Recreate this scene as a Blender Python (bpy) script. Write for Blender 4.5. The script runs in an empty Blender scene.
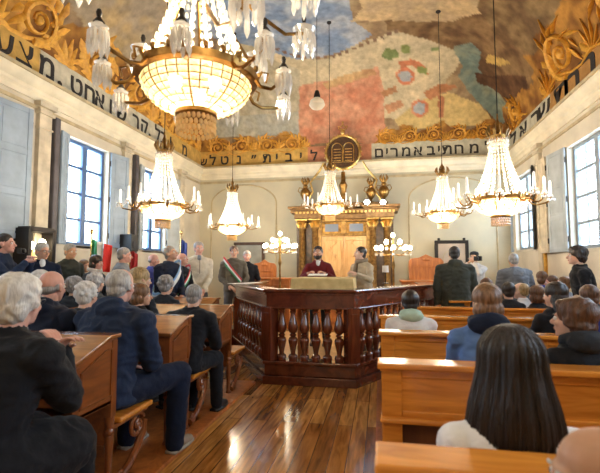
import bpy, bmesh, math, random
from mathutils import Vector, Matrix, noise, Euler
random.seed(7)
V = Vector; PI = math.pi
scene = bpy.context.scene
C = scene.collection
# ---------------------------------------------------------------- camera
EYE = 1.36; FPX = 429.0
PIT = math.atan(30.5 / FPX); YAW = math.atan(80 / FPX * math.cos(PIT))
cf = V((-math.sin(YAW) * math.cos(PIT), math.cos(YAW) * math.cos(PIT), math.sin(PIT)))
cr = V((math.cos(YAW), math.sin(YAW), 0)); cu = cr.cross(cf)
def on(ax, val, u, v):
    """point of the room seen at photo coordinate (u,v) on the plane axis=val"""
    d = cf + cr * ((u - 300) / FPX) + cu * ((236.5 - v) / FPX)
    o = V((0, 0, EYE)); return o + d * ((val - o[ax]) / d[ax])
cam = bpy.data.cameras.new('camera'); co = bpy.data.objects.new('camera', cam); C.objects.link(co)
co.location = (0, 0, EYE); co.rotation_euler = (PI / 2 + PIT, 0, YAW)
cam.sensor_width = 36; cam.lens = FPX * 36 / 600; cam.clip_start = .05; cam.dof.use_dof = True; cam.dof.focus_distance = 5.2; cam.dof.aperture_fstop = 3.2
scene.camera = co

# ---------------------------------------------------------------- room numbers
XL, XR, YB, YF = -4.95, 3.18, 11.25, -2.2
Z0 = 4.13            # foot of the lettered band
ZB = 4.58            # head of the band, foot of the vault
ROWS_R = [1.16, 2.28, 3.36, 4.42, 5.46, 6.5]

# ---------------------------------------------------------------- mesh helpers
class MB:
    def __init__(s): s.v = []; s.f = []; s.m = []; s.cur = 0
    def add(s, vs, fs, mi=None):
        b = len(s.v); s.v += [tuple(q) for q in vs]
        for f in fs: s.f.append(tuple(b + i for i in f)); s.m.append(s.cur if mi is None else mi)
        return s
    def box(s, c, d, M=None, mi=None):
        x, y, z = d[0] / 2, d[1] / 2, d[2] / 2
        vs = [V((a * x, b * y, e * z)) for a in (-1, 1) for b in (-1, 1) for e in (-1, 1)]
        if M is not None: vs = [M @ q for q in vs]
        vs = [q + V(c) for q in vs]
        return s.add(vs, [(0, 1, 3, 2), (4, 6, 7, 5), (0, 4, 5, 1), (2, 3, 7, 6), (0, 2, 6, 4), (1, 5, 7, 3)], mi)
    def bb(s, x0, x1, y0, y1, z0, z1, mi=None):
        return s.box(((x0 + x1) / 2, (y0 + y1) / 2, (z0 + z1) / 2), (abs(x1 - x0), abs(y1 - y0), abs(z1 - z0)), None, mi)
    def prism(s, pts, o, a, b, h, mi=None):
        """polygon pts (p,q) -> o + a*p + b*q, pushed along h"""
        o, a, b, h = V(o), V(a), V(b), V(h); n = len(pts)
        vs = [o + a * p + b * q for p, q in pts]; vs += [q + h for q in vs]
        fs = [tuple(range(n))[::-1], tuple(range(n, 2 * n))] + [(i, (i + 1) % n, n + (i + 1) % n, n + i) for i in range(n)]
        return s.add(vs, fs, mi)
    def ring(s, rings, closed=False, cap=True, mi=None):
        n = len(rings[0]); vs = [q for r in rings for q in r]; fs = []; k = len(rings)
        for i in range(k if closed else k - 1):
            j = (i + 1) % k
            for t in range(n):
                u = (t + 1) % n; fs.append((i * n + t, i * n + u, j * n + u, j * n + t))
        if cap and not closed: fs.append(tuple(range(n))[::-1]); fs.append(tuple(range((k - 1) * n, k * n)))
        return s.add(vs, fs, mi)
    def lathe(s, prof, c=(0, 0, 0), n=16, axis=None, mi=None, sx=1, sy=1):
        c = V(c); q = V((0, 0, 1)).rotation_difference(V(axis)) if axis else None; rs = []
        for r, z in prof:
            row = []
            for i in range(n):
                p = V((r * sx * math.cos(2 * PI * i / n), r * sy * math.sin(2 * PI * i / n), z))
                row.append((q @ p if q else p) + c)
            rs.append(row)
        return s.ring(rs, mi=mi)
    def tube(s, pts, r, n=8, mi=None, closed=False, flat=1):
        pts = [V(p) for p in pts]; k = len(pts); rs = []; up = None
        for i, p in enumerate(pts):
            a = pts[(i - 1) % k] if (closed or i > 0) else p; b = pts[(i + 1) % k] if (closed or i < k - 1) else p
            t = (b - a).normalized()
            if up is None: up = t.orthogonal().normalized()
            else: up = (up - t * up.dot(t)); up = up.normalized() if up.length > 1e-6 else t.orthogonal().normalized()
            w = t.cross(up); rr = r[i] if isinstance(r, (list, tuple)) else r
            rs.append([p + up * (rr * math.cos(2 * PI * j / n)) + w * (rr * flat * math.sin(2 * PI * j / n)) for j in range(n)])
        return s.ring(rs, closed=closed, mi=mi)
    def ell(s, c, r, n=12, k=8, M=None, mi=None):
        c = V(c); rs = []
        for i in range(1, k):
            a = PI * i / k; row = []
            for j in range(n):
                p = V((r[0] * math.sin(a) * math.cos(2 * PI * j / n), r[1] * math.sin(a) * math.sin(2 * PI * j / n), -r[2] * math.cos(a)))
                row.append((M @ p if M is not None else p) + c)
            rs.append(row)
        b = len(s.v); top = V((0, 0, r[2])); bot = V((0, 0, -r[2]))
        if M is not None: top = M @ top; bot = M @ bot
        s.v += [tuple(q) for row in rs for q in row] + [tuple(bot + c), tuple(top + c)]
        L = (k - 1) * n
        for i in range(k - 2):
            for j in range(n):
                u = (j + 1) % n; s.f.append((b + i * n + j, b + i * n + u, b + (i + 1) * n + u, b + (i + 1) * n + j)); s.m.append(s.cur if mi is None else mi)
        for j in range(n):
            u = (j + 1) % n
            s.f.append((b + L, b + u, b + j)); s.f.append((b + L + 1, b + (k - 2) * n + j, b + (k - 2) * n + u)); s.m += [s.cur if mi is None else mi] * 2
        return s
    def cone(s, a, b, ra, rb, n=10, mi=None):
        a, b = V(a), V(b); t = b - a; L = t.length
        if L < 1e-5: return s.ell(a, (ra, ra, ra), mi=mi)
        prof = [(ra * math.cos(x) + .0004, -ra * math.sin(x)) for x in (1.5, 1.0, .5)] + [(ra, 0), (rb, L)] + [(rb * math.cos(x) + .0004, L + rb * math.sin(x)) for x in (.5, 1.0, 1.5)]
        return s.lathe(prof, a, n, t / L, mi)
    def mesh(s, name):
        me = bpy.data.meshes.new(name); me.from_pydata(s.v, [], s.f); return me
    def build(s, name, mats, parent=None, smooth=False, bevel=0, loc=None, ang=40):
        me = s.mesh(name)
        if not isinstance(mats, (list, tuple)): mats = [mats]
        for m in mats: me.materials.append(M_(m))
        if len(mats) > 1: me.polygons.foreach_set('material_index', s.m)
        if smooth:
            me.polygons.foreach_set('use_smooth', [True] * len(me.polygons))
            if smooth != 'all': me.set_sharp_from_angle(angle=math.radians(ang))
        bm = bmesh.new(); bm.from_mesh(me); bmesh.ops.recalc_face_normals(bm, faces=bm.faces); bm.to_mesh(me); bm.free()
        o = bpy.data.objects.new(name, me); C.objects.link(o)
        if loc is not None: o.location = loc
        if parent: o.parent = parent
        if bevel:
            b = o.modifiers.new('bevel', 'BEVEL'); b.width = bevel; b.segments = 2; b.limit_method = 'ANGLE'
        return o
def tag(o, label=None, cat=None, group=None, kind=None):
    if label: o['label'] = label
    if cat: o['category'] = cat
    if group: o['group'] = group
    if kind: o['kind'] = kind
    return o
def empty(name, loc=(0, 0, 0), rz=0):
    o = bpy.data.objects.new(name, None); C.objects.link(o); o.empty_display_size = .1
    o.location = loc; o.rotation_euler = (0, 0, rz); return o
def copy_tree(o, parent=None):
    c = o.copy(); C.objects.link(c)
    if parent: c.parent = parent
    for ch in list(o.children): copy_tree(ch, c)
    return c
def lerp(a, b, t): return a + (b - a) * t
def sm(a, b, x):
    t = max(0, min(1, (x - a) / (b - a))); return t * t * (3 - 2 * t)

# ---------------------------------------------------------------- materials
MATS = {}
def M_(n): return MATS[n] if isinstance(n, str) else n
def mk(name, col, rough=.6, metal=0, spec=.5, emit=None, es=0, noise_s=None, noise_a=.15, bump=0, bs=30, stretch=None, col2=None, sss=0, coat=0, sheen=0, detail=4):
    m = bpy.data.materials.new(name); m.use_nodes = True; nt = m.node_tree; N = nt.nodes; L = nt.links
    b = N['Principled BSDF']; c = tuple(col) + (1,)
    b.inputs['Base Color'].default_value = c; b.inputs['Roughness'].default_value = rough; b.inputs['Metallic'].default_value = metal
    b.inputs['Specular IOR Level'].default_value = spec
    if coat: b.inputs['Coat Weight'].default_value = coat; b.inputs['Coat Roughness'].default_value = .12
    if sheen: b.inputs['Sheen Weight'].default_value = sheen; b.inputs['Sheen Roughness'].default_value = .5
    if sss: b.inputs['Subsurface Weight'].default_value = sss; b.inputs['Subsurface Radius'].default_value = (.02, .008, .005)
    if emit: b.inputs['Emission Color'].default_value = tuple(emit) + (1,); b.inputs['Emission Strength'].default_value = es
    if noise_s or bump:
        tc = N.new('ShaderNodeTexCoord'); mp = N.new('ShaderNodeMapping'); L.new(tc.outputs['Object'], mp.inputs[0])
        if stretch: mp.inputs['Scale'].default_value = stretch
    if noise_s:
        nz = N.new('ShaderNodeTexNoise'); nz.inputs['Scale'].default_value = noise_s; nz.inputs['Detail'].default_value = detail; L.new(mp.outputs[0], nz.inputs[0])
        r = N.new('ShaderNodeValToRGB'); e = r.color_ramp.elements; e[0].position = .3; e[1].position = .7
        c2 = col2 if col2 else tuple(q * (1 - noise_a * 2) for q in col)
        e[0].color = tuple(c2) + (1,); e[1].color = c if col2 else tuple(min(1, q * (1 + noise_a)) for q in col) + (1,)
        L.new(nz.outputs['Fac'], r.inputs[0]); L.new(r.outputs[0], b.inputs['Base Color'])
    if bump:
        nb = N.new('ShaderNodeTexNoise'); nb.inputs['Scale'].default_value = bs; nb.inputs['Detail'].default_value = 5; L.new(mp.outputs[0], nb.inputs[0])
        bp = N.new('ShaderNodeBump'); bp.inputs['Strength'].default_value = bump; bp.inputs['Distance'].default_value = .01
        L.new(nb.outputs['Fac'], bp.inputs['Height']); L.new(bp.outputs[0], b.inputs['Normal'])
    MATS[name] = m; return m
def wood(name, c1, c2, rough=.3, stretch=(1, 8, 8), scale=2.2, coat=.4, spec=.5):
    m = mk(name, c1, rough, coat=coat, spec=spec); nt = m.node_tree; N = nt.nodes; L = nt.links; b = N['Principled BSDF']
    tc = N.new('ShaderNodeTexCoord'); mp = N.new('ShaderNodeMapping'); mp.inputs['Scale'].default_value = stretch; L.new(tc.outputs['Object'], mp.inputs[0])
    nz = N.new('ShaderNodeTexNoise'); nz.inputs['Scale'].default_value = scale; nz.inputs['Detail'].default_value = 7; nz.inputs['Distortion'].default_value = 1.2; L.new(mp.outputs[0], nz.inputs[0])
    r = N.new('ShaderNodeValToRGB'); e = r.color_ramp.elements; e[0].position = .32; e[1].position = .68; e[0].color = tuple(c2) + (1,); e[1].color = tuple(c1) + (1,)
    L.new(nz.outputs['Fac'], r.inputs[0]); L.new(r.outputs[0], b.inputs['Base Color'])
    bp = N.new('ShaderNodeBump'); bp.inputs['Strength'].default_value = .08; bp.inputs['Distance'].default_value = .005; L.new(nz.outputs['Fac'], bp.inputs['Height']); L.new(bp.outputs[0], b.inputs['Normal'])
    return m
wood('honey', (.78, .31, .045), (.50, .165, .022), .25)
wood('honey_up', (.78, .31, .045), (.50, .165, .022), .25, stretch=(8, 8, 1))
wood('chestnut', (.29, .090, .020), (.16, .044, .012), .3, stretch=(8, 1.5, 8))
wood('chestnut_up', (.29, .088, .02), (.15, .04, .012), .28, stretch=(8, 8, 1))
wood('bench_recess_shade', (.13, .045, .014), (.07, .022, .008), .45, stretch=(8, 8, 1), coat=.1)  # shade of the recess under the bench backs put into the wood colour
wood('desk_top', (.38, .15, .045), (.23, .08, .024), .2, stretch=(1, 8, 8), coat=.7)
wood('mahogany', (.16, .035, .014), (.075, .016, .008), .2, stretch=(1, 1, 1), scale=7, coat=.8)
wood('mahogany_up', (.17, .038, .014), (.08, .018, .008), .18, stretch=(8, 8, 1), coat=.9)
wood('pale_wood', (.78, .48, .2), (.6, .33, .11), .4, stretch=(6, 6, 1))
wood('far_wood', (.55, .19, .045), (.34, .10, .022), .4, stretch=(6, 6, 1))
mk('plaster', (.66, .60, .48), .85, noise_s=1.3, noise_a=.13, bump=.15, bs=25)
mk('plaster_far', (.62, .56, .40), .85, noise_s=1.1, col2=(.44, .42, .33), bump=.15, bs=20, detail=8)
mk('cornice', (.78, .71, .54), .7, noise_s=3, noise_a=.08)
mk('cornice_trim', (.50, .41, .25), .7, noise_s=6, noise_a=.12)
mk('dark_line', (.12, .09, .06), .7, noise_s=5, noise_a=.2)
mk('pilaster', (.62, .54, .40), .7, noise_s=5, noise_a=.15)
mk('letter', (.025, .022, .022), .7, noise_s=30, noise_a=.3)
mk('gold_paint', (.82, .44, .06), .5, noise_s=14, col2=(.55, .25, .03), bump=.2)
mk('gold', (.85, .58, .2), .28, 1, noise_s=12, noise_a=.2)
mk('gold_dark', (.36, .20, .06), .4, 1, noise_s=12, noise_a=.3)
mk('gilt_wood', (.40, .24, .07), .36, .5, noise_s=16, col2=(.15, .07, .02))
mk('ark_dark', (.085, .04, .018), .4, noise_s=10, noise_a=.3)
mk('brass', (.7, .47, .18), .25, 1)
mk('iron', (.03, .025, .022), .5, .6)
mk('shutter', (.42, .47, .50), .6, noise_s=4, noise_a=.1)
mk('shutter_blue', (.33, .41, .50), .6, noise_s=4, noise_a=.1)
mk('frame_grey', (.26, .31, .36), .5)
mk('frame_blue', (.07, .14, .30), .5)
mk('dark_pipe', (.10, .09, .10), .6, noise_s=4, noise_a=.2)
mk('lead', (.25, .27, .28), .6)
mk('black', (.012, .012, .013), .5)
mk('white_paint', (.8, .78, .74), .5)
mk('candle_white', (.88, .86, .8), .4, emit=(1, .9, .75), es=.25)  # faint glow painted in; the candles are unlit
mk('bulb', (1, .9, .7), .3, emit=(1, .86, .6), es=14)
mk('entab', (.30, .17, .06), .45, .3, noise_s=14, col2=(.13, .065, .022))
mk('bulb_white', (1, 1, 1), .3, emit=(1, .96, .9), es=30)
mk('tablecloth', (.72, .56, .26), .8, noise_s=9, col2=(.55, .40, .16), bump=.4, bs=12)
mk('paper', (.85, .84, .8), .7)
mk('mirror_dark', (.30, .27, .22), .25, noise_s=3, noise_a=.3)
mk('grey_door', (.33, .34, .30), .6, noise_s=3, noise_a=.15)
mk('flag_green', (.04, .28, .10), .8, bump=.3); mk('flag_white', (.75, .75, .72), .8, bump=.3); mk('flag_red', (.75, .04, .03), .8, bump=.3)
mk('flag_blue', (.03, .07, .35), .7, bump=.3); mk('banner_red', (.45, .02, .02), .7, bump=.3)
# crystal: light passes and scatters, some mirror glints, some clear gaps
def crystal(name, tr, gl, clear, col, gloss_r=.12):
    m = bpy.data.materials.new(name); m.use_nodes = True; nt = m.node_tree; N = nt.nodes; L = nt.links; N.clear()
    out = N.new('ShaderNodeOutputMaterial'); a = N.new('ShaderNodeBsdfTranslucent'); b = N.new('ShaderNodeBsdfGlossy'); t = N.new('ShaderNodeBsdfTransparent'); d = N.new('ShaderNodeBsdfDiffuse')
    a.inputs[0].default_value = tuple(col) + (1,); d.inputs[0].default_value = tuple(col) + (1,); b.inputs['Roughness'].default_value = gloss_r
    m0 = N.new('ShaderNodeMixShader'); m0.inputs[0].default_value = .3; L.new(a.outputs[0], m0.inputs[1]); L.new(d.outputs[0], m0.inputs[2])
    m1 = N.new('ShaderNodeMixShader'); m1.inputs[0].default_value = gl; L.new(m0.outputs[0], m1.inputs[1]); L.new(b.outputs[0], m1.inputs[2])
    m2 = N.new('ShaderNodeMixShader'); m2.inputs[0].default_value = clear; L.new(m1.outputs[0], m2.inputs[1]); L.new(t.outputs[0], m2.inputs[2])
    L.new(m2.outputs[0], out.inputs[0]); MATS[name] = m; return m
crystal('crystal', .5, .4, .3, (.95, .92, .85)); crystal('crystal_bowl', .6, .15, .12, (1, .78, .42)); crystal('crystal_strand', .5, .3, .35, (.98, .92, .78))
crystal('window_glass', 0, .06, .93, (.9, .95, 1))
crystal('shade_glass', .6, .2, .2, (1, .92, .75))
# ================================================================ THE ROOM
# floor of varnished boards running towards the ark
def floor_mat():
    m = mk('floor_boards', (.4, .2, .07), .16, coat=.5); nt = m.node_tree; N = nt.nodes; L = nt.links; b = N['Principled BSDF']
    tc = N.new('ShaderNodeTexCoord'); mp = N.new('ShaderNodeMapping'); mp.inputs['Rotation'].default_value = (0, 0, PI / 2); L.new(tc.outputs['Object'], mp.inputs[0])
    br = N.new('ShaderNodeTexBrick'); br.offset = .37; br.inputs['Scale'].default_value = 1; br.inputs['Brick Width'].default_value = 1.9; br.inputs['Row Height'].default_value = .125
    br.inputs['Mortar Size'].default_value = .0035; br.inputs['Color1'].default_value = (0, 0, 0, 1); br.inputs['Color2'].default_value = (1, 1, 1, 1); br.inputs['Mortar'].default_value = (.5, .5, .5, 1); L.new(mp.outputs[0], br.inputs[0])
    r = N.new('ShaderNodeValToRGB'); e = r.color_ramp.elements; e[0].position = 0; e[0].color = (.24, .09, .02, 1); e[1].position = 1; e[1].color = (.82, .45, .13, 1)
    x = r.color_ramp.elements.new(.45); x.color = (.55, .25, .06, 1); L.new(br.outputs['Color'], r.inputs[0])
    m2 = N.new('ShaderNodeMapping'); m2.inputs['Scale'].default_value = (9, 1, 1); L.new(tc.outputs['Object'], m2.inputs[0])
    nz = N.new('ShaderNodeTexNoise'); nz.inputs['Scale'].default_value = 2.6; nz.inputs['Detail'].default_value = 8; nz.inputs['Distortion'].default_value = .8; L.new(m2.outputs[0], nz.inputs[0])
    g = N.new('ShaderNodeValToRGB'); g.color_ramp.elements[0].position = .3; g.color_ramp.elements[0].color = (.42, .36, .3, 1); g.color_ramp.elements[1].position = .65; g.color_ramp.elements[1].color = (1.15, 1.1, 1, 1); L.new(nz.outputs['Fac'], g.inputs[0])
    mx = N.new('ShaderNodeMix'); mx.data_type = 'RGBA'; mx.blend_type = 'MULTIPLY'; mx.inputs[0].default_value = 1; L.new(r.outputs[0], mx.inputs[6]); L.new(g.outputs[0], mx.inputs[7])
    mo = N.new('ShaderNodeMix'); mo.data_type = 'RGBA'; mo.inputs[7].default_value = (.05, .02, .008, 1); L.new(br.outputs['Fac'], mo.inputs[0]); L.new(mx.outputs[2], mo.inputs[6]); L.new(mo.outputs[2], b.inputs['Base Color'])
    rr = N.new('ShaderNodeMapRange'); rr.inputs[3].default_value = .10; rr.inputs[4].default_value = .3; n3 = N.new('ShaderNodeTexNoise'); n3.inputs['Scale'].default_value = 3; L.new(tc.outputs['Object'], n3.inputs[0]); L.new(n3.outputs['Fac'], rr.inputs[0]); L.new(rr.outputs[0], b.inputs['Roughness'])
    bp = N.new('ShaderNodeBump'); bp.inputs['Strength'].default_value = .12; bp.inputs['Distance'].default_value = .004; L.new(nz.outputs['Fac'], bp.inputs['Height']); L.new(bp.outputs[0], b.inputs['Normal'])
floor_mat()
tag(MB().bb(XL - .4, XR + .4, YF, YB + .3, -.2, 0).build('floor', 'floor_boards'), kind='structure')

def wall_holes(side, x_in, x_out, holes, zt, mat):
    """wall in a plane of constant X with openings [(y0,y1,z0,z1)]"""
    ys = sorted({YF, YB + .3, *[q for h in holes for q in h[:2]]}); zs = sorted({-.02, zt, *[q for h in holes for q in h[2:]]}); mb = MB()
    for a, b in zip(ys, ys[1:]):
        for c, d in zip(zs, zs[1:]):
            if any(h[0] <= a + 1e-6 and b <= h[1] + 1e-6 and h[2] <= c + 1e-6 and d <= h[3] + 1e-6 for h in holes): continue
            mb.bb(x_in, x_out, a, b, c, d)
    return tag(mb.build('wall_' + side, mat), kind='structure')
WT = .42
WL = [(1.3, 2.3, 1.7, 3.45), (3.6, 4.6, 1.7, 3.45), (6.06, 7.10, 1.72, 3.5), (8.32, 9.30, 1.72, 3.5)]  # the two nearest openings lie out of view, added to let in daylight
WR = [(1.3, 2.5, 1.65, 3.4), (3.7, 4.9, 1.65, 3.4), (6.35, 7.95, 1.65, 3.4), (9.7, 10.9, 1.75, 3.45)]  # here too the nearest two are unseen and added for daylight
wall_holes('left', XL - WT, XL, WL, ZB, 'plaster'); wall_holes('right', XR + WT, XR, WR, ZB, 'plaster')
tag(MB().bb(XL - WT, XR + WT, YB, YB + .3, -.02, ZB).build('wall_back', 'plaster_far'), kind='structure')
tag(MB().bb(XL - WT, XR + WT, YF - .3, YF, -.02, ZB).build('wall_front', 'plaster'), kind='structure')

# windows, one structure object each: frame, glazing bars, glass
def window(n, X, y0, y1, z0, z1, cols, rows, lattice=False, out=-1):
    fm = 'frame_grey' if lattice else 'frame_blue'
    r = empty('window_%d' % n, (X, (y0 + y1) / 2, z0)); tag(r, kind='structure'); w = y1 - y0; h = z1 - z0
    fr = MB(); t = .06
    fr.bb(-.03, .03, -w / 2, w / 2, 0, t); fr.bb(-.03, .03, -w / 2, w / 2, h - t, h)
    for s in (-1, 1): fr.bb(-.03, .03, s * w / 2, s * (w / 2 - t), t, h - t)
    fr.bb(-.035, .035, -.06, .06, t, h - t)
    fr.build('window_frame', fm, r, bevel=.006)
    bars = MB()
    for i in range(1, rows): bars.bb(-.018, .018, -w / 2 + t, w / 2 - t, h * i / rows - .022, h * i / rows + .022)
    if cols > 2:
        for s in (-1, 1): bars.bb(-.015, .015, s * w / 4 - .01, s * w / 4 + .01, t, h - t)
    if rows > 1: bars.build('glazing_bar', fm, r)
    if lattice:
        ld = MB(); st = .17; k = int((w + h) / st) + 1
        for i in range(k):
            for sg in (1, -1):
                pts = []
                for q in (0, 1): pass
                c = -w / 2 + i * st - (h if sg == 1 else 0)
                # line y = c + sg' z clipped
                a0 = None; zz = [j * h / 40 for j in range(41)]; seg = [(c + (z if sg == 1 else -z) + (0 if sg == 1 else 0), z) for z in zz]
                seg = [p for p in seg if -w / 2 < p[0] < w / 2]
                if len(seg) > 1: ld.tube([(0, seg[0][0], seg[0][1]), (0, seg[-1][0], seg[-1][1])], .0045, 4)
        ld.build('leaded_lattice', 'lead', r)
    MB().bb(-.004, .004, -w / 2 + t, w / 2 - t, t, h - t).build('pane', 'window_glass', r)
    MB().bb(.02 * -out, .13 * -out, -w / 2 - .02, w / 2 + .02, -.05, .0).build('window_sill', 'plaster', r, bevel=.006)
    return r
for i, (a, b, c, d) in enumerate(WL): window(i + 1, XL - .13, a, b, c, d, 2, 4)
for i, (a, b, c, d) in enumerate(WR): window(i + 5, XR + .12, a, b, c, d, 4, 4, True, out=1)

# shutters: panelled leaves hinged at the window jambs
def shutter(hx, hy, z0, z1, w, ang, mat, label, leaf2=0):
    r = empty('window_shutter', (hx, hy, z0), ang); tag(r, label, 'shutter'); h = z1 - z0; t = .035
    f = MB(); st = .075
    f.bb(0, st, -t / 2, t / 2, 0, h); f.bb(w - st, w, -t / 2, t / 2, 0, h)
    for k in (0, .33, .66, 1): 
        z = k * (h - st); f.bb(st, w - st, -t / 2, t / 2, z, z + st)
    f.build('shutter_frame', mat, r, bevel=.005)
    for k in range(3):
        za = .33 * k * (h - st) + st; zb = .33 * (k + 1) * (h - st) + (0 if k < 2 else .01 * (h - st))
        p = MB(); p.bb(st - .004, w - st + .004, -.008, .008, za - .004, zb + .004); p.bb(st + .03, w - st - .03, -.014, .014, za + .03, zb - .03)
        p.build('shutter_panel', mat, r, bevel=.004)
    for k in (.12, .5, .88): MB().cone((0, 0, h * k - .04), (0, 0, h * k + .04), .012, .012, 8).build('hinge', 'iron', r)
    return r
S = on(0, XL, 0, 240).y
shutter(XL + .06, 5.24, 1.75, 3.62, .56, -PI / 2 - .12, 'shutter_blue', 'tall blue-grey shutter leaf at the left edge of the view')
shutter(XL + .07, 4.66, 1.75, 3.62, .56, -PI / 2 - .05, 'shutter_blue', 'blue-grey shutter leaf nearest the viewer on the left wall')
shutter(XL + .02, 7.13, 1.72, 3.5, .46, PI / 2 - .18, 'shutter_blue', 'blue-grey panelled shutter folded open on the far side of the tall left window')
shutter(XL + .02, 9.33, 1.72, 3.5, .46, PI / 2 - .18, 'shutter', 'greyish shutter open beside the farther left window, by the corner')
shutter(XL + .02, 6.03, 1.72, 3.5, .24, -PI / 2 + .25, 'shutter_blue', 'narrow blue shutter leaf on the near side of the tall left window')
shutter(XL + .02, 8.29, 1.72, 3.5, .24, -PI / 2 + .25, 'shutter', 'narrow grey shutter leaf just before the farther left window')
shutter(XR - .03, 7.98, 1.62, 3.42, .60, PI / 2 + .12, 'shutter', 'grey-blue panelled shutter open beside the leaded window on the right wall')
shutter(XR - .12, 8.60, 1.62, 3.42, .42, PI / 2 + .02, 'pilaster', 'beige outer shutter leaf beyond the grey one on the right wall')
shutter(XR - .02, 9.66, 1.72, 3.46, .22, -PI / 2 - .25, 'black', 'dark narrow shutter leaf standing out before the far right window')
shutter(XR + .04, 11.02, 1.72, 3.46, .2, PI / 2 + .3, 'shutter_blue', 'blue shutter leaf in the far right corner')

# pilasters with small capitals, dark pipes beside them
pl = MB()
def pilaster(X, y0, y1, s):
    x1 = X + s * .07
    pl.bb(X, x1, y0, y1, 0, 3.72); pl.bb(X, X + s * .10, y0 - .03, y1 + .03, 3.62, 3.67); pl.bb(X, X + s * .12, y0 - .05, y1 + .05, 3.72, 3.80)
    pl.bb(X, X + s * .085, y0 - .015, y1 + .015, 3.40, 3.43)
for a, b in ((5.36, 5.60), (7.5, 7.74), (9.9, 10.14), (2.9, 3.15)): pilaster(XL, a, b, 1)
for a, b in ((9.08, 9.30), (5.3, 5.55)): pilaster(XR, a, b, -1)
tag(pl.build('trim_1', 'pilaster', bevel=.006), kind='structure')
mb = MB()
for y in (5.70, 7.92): mb.bb(XL, XL + .10, y - .055, y + .055, 1.3, 3.66)
tag(mb.build('trim_2', 'dark_pipe', bevel=.02), kind='structure')
tag(MB().bb(XR - .05, XR, 9.02, 9.09, .9, 2.02).build('trim_7', 'gold_paint', bevel=.01), kind='structure')

# cornice: a moulded profile run round the room
prof = [(0, 3.80), (.03, 3.80), (.04, 3.87), (.07, 3.90), (.07, 3.95), (.13, 3.99), (.16, 4.05), (.16, 4.09), (.18, 4.12), (.0, 4.13)]
def run(prof, name, mat):
    mb = MB(); rings = []
    for p, z in prof: rings.append([(XL + p, YF, z), (XL + p, YB - p, z), (XR - p, YB - p, z), (XR - p, YF, z)])
    n = len(rings)
    vs = [q for r in rings for q in r]
    fs = [(i * 4 + t, i * 4 + t + 1, (i + 1) * 4 + t + 1, (i + 1) * 4 + t) for i in range(n - 1) for t in range(3)]
    mb.add(vs, fs); return tag(mb.build(name, mat, smooth=True, ang=30), kind='structure')
run(prof, 'trim_3', 'cornice')
run([(.0, 4.085), (.185, 4.085), (.19, 4.13), (.0, 4.14)], 'trim_4', 'cornice_trim')
run([(.0, 4.14), (.05, 4.14), (.05, 4.165), (.0, 4.17)], 'trim_5', 'dark_line')
run([(.0, 3.48 + .2), (.025, 3.48 + .2), (.025, 3.53 + .2), (.0, 3.53 + .2)], 'trim_6', 'cornice_trim')

# painted blind arch mouldings on the back wall
mb = MB()
def arch_line(x0, x1, z0, zs, zt, r=.02):
    c = (x0 + x1) / 2; w = (x1 - x0) / 2
    pts = [(x0, YB - .01, z0), (x0, YB - .01, zs)] + [(c - w * math.cos(a), YB - .01, zs + (zt - zs) * math.sin(a)) for a in [PI * i / 20 for i in range(1, 20)]] + [(x1, YB - .01, zs), (x1, YB - .01, z0)]
    mb.tube(pts, r, 6)
arch_line(-4.6, -2.75, .9, 3.1, 3.62); arch_line(.75, 2.85, .9, 3.1, 3.62)
mb.bb(-4.95, 3.18, YB - .03, YB, 3.70, 3.74)
tag(mb.build('trim_8', 'cornice_trim', smooth=True), kind='structure')
# baseboards
for nm, a in (('left', (XL, XL + .02, YF, YB)), ('right', (XR - .02, XR, YF, YB)), ('back', (XL, XR, YB - .02, YB))):
    tag(MB().bb(*a, 0, .16).build('baseboard_' + nm, 'far_wood'), kind='structure')

# ---------------------------------------------------------------- painted vault
RC = 2.7; HC = 1.95
def vault_z(x, y):
    d = max(0, min(x - XL, XR - x, YB - y, y - YF)); t = min(1, d / RC)
    return ZB + HC * (1 - (1 - t) ** 2.2) ** (1 / 1.6)
def vault_hit(u, v):
    d = cf + cr * ((u - 300) / FPX) + cu * ((236.5 - v) / FPX); o = V((0, 0, EYE)); t = 1.0
    while t < 30:
        p = o + d * t
        if p.x < XL or p.x > XR or p.y > YB: break
        if p.z > ZB and p.z >= vault_z(p.x, p.y): break
        t += .02
    return p
MC = V((-.9, 5.0, 1.2))
def mp2(p):
    d = (V(p) - MC).normalized(); k = 1 / (1.0 + max(-.5, d.z)); return (d.x * k, d.y * k)
def pip(x, y, P):
    c = False; j = len(P) - 1
    for i in range(len(P)):
        xi, yi = P[i]; xj, yj = P[j]
        if (yi > y) != (yj > y) and x < (xj - xi) * (y - yi) / (yj - yi) + xi: c = not c
        j = i
    return c
def poly(*uv): return [mp2(vault_hit(u, v)) for u, v in uv]
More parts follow.
